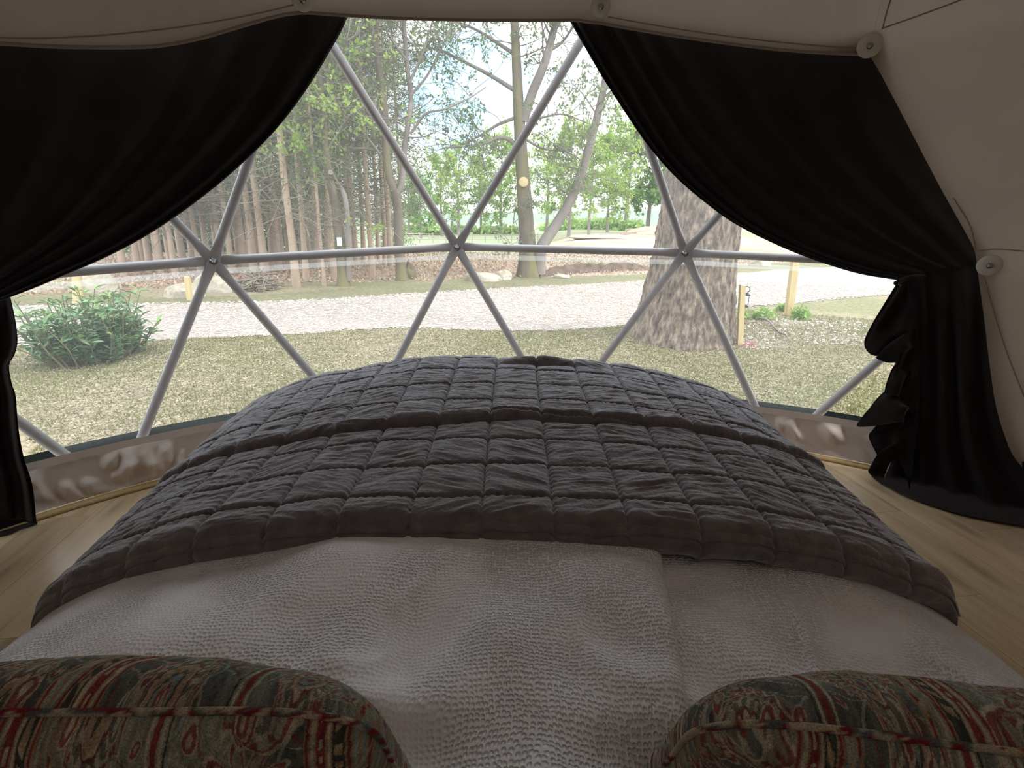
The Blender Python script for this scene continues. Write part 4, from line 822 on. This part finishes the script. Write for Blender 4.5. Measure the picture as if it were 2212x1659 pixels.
dt = px_tree('twin_trunk_tree', (741, 618), [
    ([(742, 620), (737, 540), (726, 450), (712, 385), (704, 330), (698, 250), (690, 150), (685, 60)], 24, 8, 16), ([(753, 606), (753, 520), (746, 430), (727, 395), (714, 372)], 12, 9, 2),
    ([(712, 380), (680, 330), (650, 310), (610, 330)], 5, 2, 8), ([(704, 330), (740, 270), (770, 230)], 5, 2, 8), ([(700, 280), (660, 220), (620, 190)], 5, 2, 9), ([(695, 200), (730, 140), (750, 80)], 5, 2, 9)],
    M['bark_mossy'], M['leaf_bright'], 0.10, 'mossy tree with two close trunks and a small white tag nailed on', 53, tw=(5, 1.0, 1), leafn=7)
p = P(733, 522, dt.location[1] - 0.19); m = MB(); m.box(p, (0.05, 0.006, 0.09)); m.build('tag', M['white_paint'], [c for c in dt.children if c.name.startswith('trunk')][0], False, np.array(dt['_o']))['label'] = 'small white tag'

# great oak-like trunk close to the window
def big_trunk():
    b = gnd(1482, 752); b = b + np.array([0.11, 0.55, 0]); t = root('old_tree', b, 'massive old tree with deeply cracked bark close to the window', 'tree')
    n, mm = 200, 290; th_ = np.linspace(0, 2 * np.pi, n, endpoint=False); z = np.linspace(-0.12, 6.2, mm); Th, Z = np.meshgrid(th_, z, indexing='ij')
    r = np.interp(Z, [-0.2, 0, 0.15, 0.4, 0.9, 1.6, 2.6, 4, 6.2], [0.74, 0.69, 0.64, 0.585, 0.525, 0.485, 0.455, 0.42, 0.38])
    r = r * (1 + 0.05 * np.sin(3 * Th + 1) + 0.03 * np.sin(7 * Th + 2 + Z * 0.3) * np.exp(-Z * 0.6))
    wob = Th + 0.10 * fbm(np.cos(Th) * 3 + 9, Z * 1.6, 401, 3); c1, s1 = np.cos(wob) * 6.5, np.sin(wob) * 6.5
    nz = fbm(c1 + s1 * 0.7 + 20, Z * 1.4 + s1 * 1.3, 402, 4); nz2 = fbm(c1 * 2.3 - s1 * 1.9 + 40, Z * 5.5 + c1, 403, 3)
    r = r + 0.11 * (0.2 - np.abs(nz)) - 0.10 * np.abs(nz2) + 0.035 * fbm(c1 * 5 + s1 * 4, Z * 12, 404, 3)
    X = b[0] + 0.10 * Z * 0.35 + r * np.cos(Th); Y = b[1] + r * np.sin(Th)
    obj('trunk', np.stack([X, Y, b[2] + Z], -1).reshape(-1, 3), grid_faces(n, mm, True), M['bark_oak'], t)
    wood, lv = MB(), []; rg = np.random.default_rng(5); top = np.array([b[0] + 0.2, b[1], b[2] + 6.0])
    for a in np.linspace(0, 6.28, 6)[:-1]: 
        q = limb(wood, [top, top + [math.cos(a) * 1.2, math.sin(a) * 1.2, 1.6], top + [math.cos(a) * 2.6, math.sin(a) * 2.6, 4.0]], 0.22, 0.06); twigs(wood, lv, q, 7, 1.6, 0.04, 1, rg)
    wood.build('branches', M['bark_grey'], t); lm = MB(); lm.leaves(np.concatenate(lv), 0.14, 0.6, rg); tag(lm.build('foliage', M['leaf_mid'], t, False), kind='stuff')
    return t
big_trunk()

# spruce stand
def spruce_proto(seed):
    rg = np.random.default_rng(seed); t = root('spruce', (0, 0, 0)); tk, dead, nd = MB(), MB(), MB(); zz = np.linspace(-0.15, 17, 16)
    q = np.c_[np.cumsum(rg.normal(0, 0.012, 16)), np.cumsum(rg.normal(0, 0.012, 16)), zz]; tk.tube(q, np.interp(zz, [-0.2, 0, 0.6, 17], [0.11, 0.09, 0.072, 0.018]), 10)
    for _ in range(130):
        z = rg.uniform(1.3, 9.5); a = rg.uniform(0, 6.28); L = rg.uniform(0.5, 1.5); c = np.array([np.interp(z, zz, q[:, 0]), np.interp(z, zz, q[:, 1]), z]); d = np.array([math.cos(a), math.sin(a), rg.uniform(-0.25, 0.15)])
        pts = c + d * np.linspace(0, L, 4)[:, None] + np.array([0, 0, -0.12])[None] * (np.linspace(0, 1, 4) ** 2)[:, None] * L; dead.tube(pts, np.linspace(0.011, 0.005, 4), 3, False)
        for k in range(4):
            p0 = pts[rg.integers(1, 4)]; dead.tube(np.array([p0, p0 + (d + rg.normal(0, 0.7, 3)) * 0.35 * L]), [0.006, 0.004], 3, False)
    for _ in range(250):
        z = rg.uniform(4.2, 17) if rg.random() < 0.85 else rg.uniform(2.2, 5); a = rg.uniform(0, 6.28); L = rg.uniform(0.5, 1.0) * (0.5 + 1.9 * (1 - z / 18)); c = np.array([0, 0, z]); d = np.array([math.cos(a), math.sin(a), -0.22])
        s_ = rg.uniform(0.2, 1, 26); nd.leaves(c + d * (s_ * L)[:, None] + rg.normal(0, 0.10, (26, 3)), 0.125, 0.2, rg, 0.6)
        if z > 6: dead.tube(np.array([c, c + d * L]), [0.012, 0.005], 3, False)
    tk.build('trunk', M['bark_spruce'], t); dead.build('dead_branches', M['twig'], t); tag(nd.build('needles', M['needles'], t, False), kind='stuff'); return t
protos = [spruce_proto(s) for s in (61, 62, 63)]
sp = [(325, 588, 1), (350, 592, 1), (380, 594, 1), (400, 584, 1), (432, 586, .9), (548, 592, 1.25), (574, 594, 1.2), (601, 580, 1.1), (613, 578, 1), (641, 620, 1.0), (662, 604, .95), (690, 580, 1.1), (701, 618, .62), (722, 604, .9), (757, 572, 1.1), (771, 577, 1),
      (805, 600, .95), (832, 573, 1), (843, 578, 1.15), (528, 585, 1.1), (503, 589, 1), (482, 586, 1), (455, 581, 1), (590, 575, 1), (628, 572, 1.1), (655, 570, 1), (680, 567, 1), (745, 570, 1), (786, 567, 1.1), (820, 564, 1), (300, 592, 1), (270, 596, 1),
      (310, 575, 1.1), (342, 570, 1), (368, 566, 1), (415, 563, 1), (470, 560, 1), (515, 558, 1), (560, 557, 1.1), (610, 556, 1), (667, 555, 1), (710, 556, 1.1), (768, 553, 1), (800, 552, 1), (845, 553, 1), (390, 553, 1), (445, 551, 1), (540, 549, 1.1), (585, 548, 1), (640, 547, 1), (735, 547, 1), (870, 549, 1)]
for k, (x, y, s) in enumerate(sp):
    b = gnd(x, y); o = protos[k] if k < 3 else copy_tree(protos[k % 3]); o.location = tuple(b); o.rotation_euler = (rng.normal(0, 0.008), rng.normal(0, 0.008), rng.uniform(0, 6.28)); s2 = s * rng.uniform(0.9, 1.08); o.scale = (s2, s2, s2 * rng.uniform(0.9, 1.1))
    if s < .7: tag(o, 'thinnest young spruce beside the mossy tree with two trunks', 'tree', 'spruces in the stand beyond the track')
    elif y > 598: tag(o, 'spruce with bare lower trunk at the front of the stand, near the track', 'tree', 'spruces at the front of the stand')
    elif y < 560: tag(o, 'faint spruce in the rearmost rows of the crowded stand', 'tree', 'spruces at the back of the stand')
    elif x < 470: tag(o, 'slender spruce in the stand on the side of the pale boulders', 'tree', 'spruces behind the pale boulders')
    elif x > 740: tag(o, 'slender spruce between the twin-trunked mossy tree and the slim divided tree', 'tree', 'spruces between the mossy trees')
    else: tag(o, 'slender bare-trunked spruce deep in the crowded stand beyond the track', 'tree', 'spruces in the stand beyond the track')

# low dense conifers closing the stand at the back
def conifer_proto(seed):
    rg = np.random.default_rng(seed); t = root('young_conifer', (0, 0, 0)); tk, nd = MB(), MB(); tk.tube(np.array([[0, 0, -0.1], [0, 0, 3], [0, 0, 7.2]]), [0.1, 0.06, 0.015], 8)
    for _ in range(260):
        z = 7.0 * rg.uniform(0, 1) ** 1.3 + 0.15; a = rg.uniform(0, 6.28); L = 1.9 * (1 - z / 7.6) * rg.uniform(0.6, 1.1) + 0.15; d = np.array([math.cos(a), math.sin(a), -0.15]); s_ = rg.uniform(0.15, 1, 14); nd.leaves(np.array([0, 0, z]) + d * (s_ * L)[:, None] + rg.normal(0, 0.09, (14, 3)), 0.24, 0.35, rg, 0.4)
    tk.build('trunk', M['bark_spruce'], t); tag(nd.build('needles', M['needles'], t, False), kind='stuff'); return t
cp = conifer_proto(65)
for k, (x, y) in enumerate(((285, 545), (330, 543), (372, 541), (418, 543), (462, 540), (508, 542), (552, 539), (598, 541), (640, 538), (688, 540), (728, 537), (848, 533))):
    o = cp if k == 0 else copy_tree(cp); o.location = tuple(gnd(x, y)); s = rng.uniform(0.7, 1.15); o.scale = (s, s, s); o.rotation_euler = (0, 0, rng.uniform(0, 6.28))
    tag(o, 'low dense young conifer glimpsed behind the spruce trunks', 'tree', 'young conifers behind the spruce stand')
# far broadleaf trees
def broad_proto(seed, spread, nl, lsize, leafmat, low):
    rg = np.random.default_rng(seed); t = root('broadleaf_tree', (0, 0, 0)); tk, wd, lv = MB(), MB(), []
    q = limb(tk, [(0, 0, -0.2), (0.1, 0, 3), (0.0, 0.1, 6), (-0.1, 0, 9), (0, 0, 12.5)], 0.26, 0.06, 10, 20)
    for _ in range(26):
        z = rg.uniform(low, 12); a = rg.uniform(0, 6.28); L = spread * (1.15 - 0.75 * abs(z - 6.5) / 7) * rg.uniform(0.7, 1.15); c = np.array([0, 0, z]); d = np.array([math.cos(a), math.sin(a), rg.uniform(0.1, 0.7)])
        sprout(wd, lv, c, d, L, 0.07, 2, rg, 0.15, (2, 4), nl, 0.22, 0.018)
    tk.build('trunk', M['bark_grey'], t); wd.build('branches', M['bark_grey'], t); lm = MB(); lm.leaves(np.concatenate(lv), lsize, 0.7, rg); tag(lm.build('foliage', leafmat, t, False), kind='stuff'); return t
bp = [broad_proto(71, 3.9, 12, 0.34, M['leaf_bright'], 2.4), broad_proto(72, 3.2, 8, 0.30, M['leaf_bright'], 3.0), broad_proto(73, 4.3, 14, 0.40, M['leaf_green'], 1.0)]
G_ = 'broadleaf trees along the far field'
far_t = [(990, 508, 318, 1, 'sparse young tree with upright stems by the rail fence'), (910, 516, 395, 2, 'low round bushy tree at the edge of the field'), (1082, 507, 300, 0, 'light green tree directly behind the forked mossy tree'), (1228, 511, 275, 0, 'bright green tree seen inside the fork of the leaning stem'),
         (1272, 509, 320, 1, 'thin dark-stemmed tree just beyond the leaning stem'), (1350, 498, 235, 1, 'tall open-crowned tree standing by the earth mound'), (1398, 498, 215, 2, 'dense dark green tree behind the earth mound'), (1432, 499, 190, 0, 'leafy tree hard behind the massive old trunk'),
         (1180, 507, 310, 1, 'slight tree between the forked tree and its leaning stem'), (1312, 502, 300, 0, 'pale green tree over the young plantation'), (955, 511, 345, 0, 'fresh green tree next to the sparse young tree'), (885, 512, 360, 1, 'green tree at the corner of the spruce stand'), (1040, 508, 350, 0, 'rounded green tree behind the rail fence'), (1490, 500, 200, 2, 'dense green tree hidden mostly by the massive old trunk')]
for k, (x, y, ty, pr, lab) in enumerate(far_t):
    b = gnd(x, y); hgt = (P(x, ty - 22, b[1])[2] - b[2]); first = not bp[pr].get('used'); o = bp[pr] if first else copy_tree(bp[pr]); bp[pr]['used'] = 1
    o.location = tuple(b); s = hgt / 13.6; o.scale = (s, s, s); o.rotation_euler = (0, 0, rng.uniform(0, 6.28)); tag(o, lab, 'tree', G_)
# young plantation strips and far hills
def hedge(x0, x1, yb, hgt, lab, seed):
    rg = np.random.default_rng(seed); a, b = gnd(x0, yb), gnd(x1, yb); n = 2600; t_ = rg.uniform(0, 1, n); p = a + (b - a) * t_[:, None]; p[:, 2] = gz(p[:, 0], p[:, 1]); top = hgt * (0.7 + 0.5 * fbm(t_ * 30, t_ * 0, seed, 3))
    p = p + np.c_[rg.normal(0, 0.4, n), rg.normal(0, 0.9, n), rg.uniform(0, 1, n) * top]; m = MB(); m.leaves(p, 0.7, 0.7, rg); m.thing('hedge', M['hedge'], a, lab, 'hedge', None, 'stuff', False)
hedge(1170, 1385, 500, 2.3, 'pale green young plantation below the distant hills', 81); hedge(860, 1130, 507, 1.6, 'green hedge along the far side of the field', 82)
xs = np.linspace(-900, 1100, 160); Yh = 900.0; prof = 0.6 * np.clip(14 + 26 * (fbm(xs * 0.0035, xs * 0, 91, 4) + 0.12) + 10 * np.exp(-((xs - 250) / 200) ** 2), 2, 80); V = []
for k, xx in enumerate(xs):
    for dy, hf in ((-220, -6 / max(prof[k], 1)), (-120, 0.45), (-40, 0.9), (0, 1.0), (120, 0.6), (300, -0.2)): V.append((xx, Yh + dy, prof[k] * hf))
thing('hill', V, grid_faces(160, 6), M['hill'], (0, Yh, 0), 'hazy blue-green hills on the horizon', 'hill', None, 'structure')
# rail fence
fn = root('rail_fence', gnd(1000, 524), 'weathered post and rail fence along the field edge', 'fence'); fx = np.linspace(850, 1190, 13); fp = [gnd(x, 525 - 0.004 * (x - 850)) for x in fx]
for p in fp: m = MB(); m.box(p + [0, 0, 0.45], (0.05, 0.05, 0.55)); m.build('post', M['fence'], fn, False)
for i in range(12):
    for h in (0.38, 0.62, 0.86): m = MB(); m.tube(np.array([fp[i] + [0, -0.06, h], fp[i + 1] + [0, -0.06, h]]), 0.04, 5); m.build('rail', M['fence'], fn, False)

# ------------------------------------------------------------------ stones, soil, posts, small plants
def rock(px, py, wpx, hpx, label, seed, name='boulder', mat='stone', cat='boulder', dy=0.7, group=None):
    b = gnd(px, py); s = np.linalg.norm(b - CAM) / F; rx, rz, ry = wpx * s / 2, hpx * s, wpx * s / 2 * dy; n, m_ = 40, 24
    th_ = np.linspace(0, 2 * np.pi, n, endpoint=False); ph_ = np.linspace(-0.5, np.pi / 2, m_); Th, Ph = np.meshgrid(th_, ph_, indexing='ij')
    D = np.stack([np.cos(Th) * np.cos(Ph), np.sin(Th) * np.cos(Ph), np.sin(Ph)], -1); rg = np.random.default_rng(seed); r = np.ones(Th.shape)
    for _ in range(16):
        nn = rg.normal(size=3); nn /= np.linalg.norm(nn); h = rg.uniform(0.68, 0.92); dt_ = D @ nn; r = np.minimum(r, np.where(dt_ > 0.05, h / np.maximum(dt_, 0.05), 9))
    r = r + (0.16 if mat == 'stone' else 0.4) * fbm(np.cos(Th) * 2.2 + seed, np.sin(Th) * 2.2 + Ph * 2.5, seed, 4); V = D * r[..., None] * np.array([rx * 1.2, ry * 1.2, rz * 1.2]) + b
    return thing(name, V.reshape(-1, 3), grid_faces(n, m_, True), M[mat], b, label, cat, group, smooth=(mat != 'stone'))
rock(1040, 606, 72, 17, 'long flat grey-white boulder at the track edge near the forked tree', 1); rock(1087, 604, 40, 18, 'warm-toned stone leaning against the long flat boulder', 2)
rock(462, 630, 62, 30, 'pale pointed boulder beside the brush pile', 3); rock(395, 640, 66, 26, 'squat pale boulder behind the short wooden stake', 4); rock(215, 632, 54, 34, 'grey boulder beyond the laurel shrub', 9)
rock(1212, 600, 34, 7, 'low flat stone lying against the soil bank', 5); rock(1640, 575, 36, 12, 'grey stone partly behind the massive old trunk', 10)
rock(885, 602, 26, 34, 'mossy stump leaning on the slim divided tree', 6, 'stump', 'bark_mossy', 'stump')
# soil bank of the ditch
pts = [gnd(x, y) for x, y in ((1165, 598), (1200, 593), (1250, 589), (1300, 586), (1350, 584), (1405, 582))]; q = spline(pts, 90); V = []
for i, p in enumerate(q):
    e = math.sin(math.pi * i / 89) ** 0.35
    for dy, h in ((-0.5, -0.05), (-0.22, 0.02), (-0.05, 0.20), (0.12, 0.27), (0.6, 0.16), (1.5, -0.05)): V.append(p + [0, dy, h * e * (1 + 0.9 * fbm(np.array([i * 0.16]), np.array([dy * 3]), 95, 4)[0])])
thing('soil_bank', V, grid_faces(90, 6), M['soil'], pts[2], 'low bank of dark dug soil beside the forked tree', 'soil bank')
for (x, y, w, h, lab, sd) in ((1400, 508, 110, 15, 'long heap of dry earth under the dense green trees', 7), (1300, 515, 120, 7, 'low spread of dry earth before the young plantation', 8)): rock(x, y, w, h, lab, sd, 'earth_mound', 'soil_pale', 'earth mound')
# brush pile
b = gnd(558, 626); m = MB(); rg = np.random.default_rng(12)
for _ in range(230):
    c = b + np.array([np.clip(rg.normal(0, 0.17), -0.3, 0.3), np.clip(rg.normal(0, 0.16), -0.3, 0.3), 0]); c[2] += abs(rg.normal(0, 0.16)) * max(0.1, 1 - abs(c[0] - b[0])); d = rg.normal(size=3) * [1, 0.7, 0.3]; d /= np.linalg.norm(d); L = rg.uniform(0.2, 0.5)
    pts = np.array([c - d * L / 2, c + rg.normal(0, 0.03, 3), c + d * L / 2]); pts[:, 2] = np.maximum(pts[:, 2], b[2] + 0.01); m.tube(pts, [0.016, 0.012, 0.006], 4)
m.thing('brush_pile', M['twig'], b, 'heap of cut brushwood beside the pale pointed boulder', 'brushwood', None, 'stuff')
b = gnd(573, 624); m = MB(); m.lathe(b + [0, 0, -0.03], [(0.05, 0), (0.045, 0.2), (0.042, 0.27), (0.0001, 0.275)], ns=12); m.thing('cut_stake', M['bark_spruce'], b, 'short sawn stake standing at the end of the brush pile', 'stake')
# timber posts
def post(base, top, wpx, label, name='timber_post'):
    b = gnd(*base); tp = P(top[0], top[1], b[1]); s = np.linalg.norm(b - CAM) / F * wpx / 2; d = tp - b; m = MB(); n = 6
    V = []; 
    for k in range(2):
        c = b - d * 0.08 if k == 0 else tp
        for sx, sy in ((-1, -1), (1, -1), (1, 1), (-1, 1)): V.append(c + [sx * s, sy * s, 0.0])
    V = np.array(V); V[4:, 2] += [0.01, -0.01, -0.01, 0.01]; m.add(V, np.array([[0, 1, 5, 4], [1, 2, 6, 5], [2, 3, 7, 6], [3, 0, 4, 7], [4, 5, 6, 7], [3, 2, 1, 0]]))
    return m.thing(name, M['timber'], b, label, 'post', smooth=False), b, tp
post((1703, 682), (1719, 552), 12, 'tall pale timber post standing between two small green shrubs')
pst, pb_, pt_ = post((1597, 746), (1604, 617), 10, 'pale timber post with a hanging lantern beside the massive old trunk')
post((411, 648), (404, 598), 8, 'short wooden stake in front of the squat pale boulder', 'wooden_stake')
# lantern on the post
lp = P(1614, 632, pb_[1] + 0.09); s = np.linalg.norm(lp - CAM) / F; ln_ = root('lantern', lp, 'small dark metal lantern hanging from the timber post', 'lantern')
m = MB(); m.tube(np.array([pt_ + [0, 0.03, -5 * s], lp + [-2 * s, 0, 12 * s], lp + [4 * s, 0, 10 * s], lp + [5 * s, 0, 4 * s], lp + [1 * s, 0, 1 * s]]), 1.1 * s, 6); m.build('hook', M['black_metal'], ln_)
m = MB(); m.lathe(lp - [0, 0, 6 * s], [(0.0001, 7 * s), (3 * s, 5 * s), (7 * s, 1.5 * s), (7 * s, 0), (0.0001, 0)], ns=18); m.build('cap', M['black_metal'], ln_)
m = MB(); m.lathe(lp - [0, 0, 24 * s], [(5 * s, 0), (5.4 * s, 8 * s), (5 * s, 17 * s)], ns=18); m.build('glass', M['lantern_glass'], ln_)
m = MB(); m.lathe(lp - [0, 0, 28 * s], [(0.0001, 0), (6.5 * s, 0), (6.5 * s, 3 * s), (0.0001, 5 * s)], ns=18); m.build('base', M['black_metal'], ln_)
# small shrubs by the posts
def small_shrub(px, py, wpx, hpx, label, seed):
    b = gnd(px, py); s = np.linalg.norm(b - CAM) / F; rg = np.random.default_rng(seed); t = root('small_shrub', b, label, 'shrub', 'small shrubs around the timber posts'); n = 240
    d = rg.normal(size=(n, 3)); d[:, 2] = abs(d[:, 2]); d /= np.linalg.norm(d, axis=1)[:, None]; p = b + d * rg.uniform(0.5, 1, (n, 1)) * np.array([wpx * s / 2, wpx * s / 2, hpx * s]); m = MB(); m.leaves(p, 0.075, 0.5, rg); tag(m.build('foliage', M['shrub'], t, False), kind='stuff')
    m = MB()
    for _ in range(8): a = rg.normal(0, 1, 3); m.tube(np.array([b, b + np.array([a[0] * wpx * s * 0.25, a[1] * wpx * s * 0.25, hpx * s * 0.7])]), [0.006, 0.003], 4)
    m.build('stems', M['twig'], t)
small_shrub(1649, 690, 42, 24, 'bright green small shrub between the two timber posts', 21); small_shrub(1727, 690, 40, 28, 'bright green small shrub at the far side of the tall post', 22); small_shrub(1688, 672, 18, 14, 'smallest dull green shrub just behind the tall post', 23); small_shrub(1604, 688, 22, 12, 'tiny green shrub at the foot of the lantern post', 24)
q = spline([gnd(x, y) + [0, 0, 0.02] for x, y in ((1640, 693), (1662, 706), (1685, 722), (1704, 748))], 16); q[:, 2] += 0.03 * np.sin(np.linspace(0, 9, 16)) + 0.03; m = MB(); m.tube(q, np.linspace(0.018, 0.008, 16), 6); m.tube(np.array([q[9], q[9] + [0.12, 0.1, 0.03]]), [0.008, 0.004], 5); m.thing('fallen_branch', M['bark_grey'], q[8], 'thin fallen branch lying on the pale ground by the small shrubs', 'branch')
b = gnd(1612, 748); rg = np.random.default_rng(31); m = MB(); m.leaves(b + np.c_[rg.normal(0, 0.09, 60), rg.normal(0, 0.08, 60), rg.uniform(0, 0.03, 60)], 0.03, 0.7, rg); m.thing('petals', M['petal'], b, 'scattered pink petals at the foot of the massive old trunk', 'petals', None, 'stuff', False)
# laurel shrub
def laurel():
    b = gnd(150, 796); rg = np.random.default_rng(41); t = root('laurel_shrub', b, 'dense laurel shrub with long glossy green leaves outside the smooth draped curtain', 'shrub'); s = np.linalg.norm(b - CAM) / F
    lo, hi = P(8, 780, b[1]), P(278, 780, b[1]); W_ = (hi[0] - lo[0]); cx = (hi[0] + lo[0]) / 2; Hh = P(150, 612, b[1])[2] - b[2]
    st = MB(); tips = []
    for _ in range(120):
        a = rg.uniform(0, 6.28); rad = math.sqrt(rg.uniform(0, 1)); bx = np.array([cx + rad * math.cos(a) * W_ * 0.25, b[1] + 0.35 + rad * math.sin(a) * W_ * 0.32, b[2]]); h = Hh * rg.uniform(0.4, 0.98) * (1 - 0.3 * rad)
        tp = bx + np.array([math.cos(a) * rad * W_ * 0.14, math.sin(a) * rad * W_ * 0.2, h]) + rg.normal(0, 0.05, 3); q = spline([bx, (bx + tp) / 2 + rg.normal(0, 0.03, 3), tp], 14); st.tube(q, np.linspace(0.010, 0.004, 14), 5); tips.append(q)
    st.build('stems', M['bark_mossy'], t)
    # one leaf blade, folded along its midrib
    L = 0.115; V = np.array([[0, 0, 0], [0.012, 0.3 * L, 0.004], [0.0145, 0.55 * L, 0.004], [0.008, 0.82 * L, 0.001], [0, L, -0.014], [-0.008, 0.82 * L, 0.001], [-0.0145, 0.55 * L, 0.004], [-0.012, 0.3 * L, 0.004], [0, 0.3 * L, 0], [0, 0.6 * L, -0.002]])
    Fc = [[0, 1, 8], [1, 2, 9, 8], [2, 3, 9], [3, 4, 9], [4, 5, 9], [5, 6, 9], [6, 7, 8, 9], [7, 0, 8]]
    me, my = mesh_data('leaf', V, Fc, M['laurel'], True), mesh_data('leaf', V, Fc, M['laurel_young'], True); allm = []
    for q in tips:
        for k in range(24):
            i = rg.integers(2, 14); p = q[i]; a = rg.uniform(0, 6.28); d = Vector((math.cos(a), math.sin(a), rg.uniform(0.0, 0.9))).normalized(); sc_ = rg.uniform(0.7, 1.25); young = (i > 11 and rg.random() < 0.45)
            allm.append((p, d, sc_, rg.uniform(-0.6, 0.6), young))
    allm.sort(key=lambda e: e[0][1] - 0.3 * e[0][2])
    rest, resty = MB(), MB(); FQ = np.array([[0, 1, 8, 7], [1, 2, 9, 8], [2, 3, 4, 9], [4, 5, 6, 9], [6, 7, 8, 9]])
    for k, (p, d, sc_, rl, young) in enumerate(allm):
        mat = d.to_track_quat('Y', 'Z').to_matrix().to_4x4() @ Matrix.Rotation(rl, 4, 'Y')
        if k < 300:
            o = bpy.data.objects.new('leaf', my if young else me); link(o, t); o.matrix_local = Matrix.Translation(Vector(p - b)) @ mat @ Matrix.Scale(sc_, 4)
        else: (resty if young else rest).add(V * sc_ @ np.array(mat.to_3x3()).T + p, FQ)
    tag(rest.build('inner_leaves', M['laurel'], t), kind='stuff')
    if resty.V: tag(resty.build('young_leaves', M['laurel_young'], t), kind='stuff')
laurel()
# pale birch-like trunk beyond the laurel
px_tree('pale_tree', (168, 655), [([(168, 657), (166, 600), (164, 520), (160, 400), (158, 280), (150, 100)], 15, 9, 10), ([(160, 400), (120, 330), (90, 260)], 8, 3, 6), ([(159, 330), (200, 260), (230, 200)], 8, 3, 6)], M['timber'], M['leaf_mid'], 0.13, 'pale yellowish trunk rising behind the laurel shrub', 57)
for o in bpy.data.objects:
    for k in ('_o', 'used'):
        if k in o: del o[k]
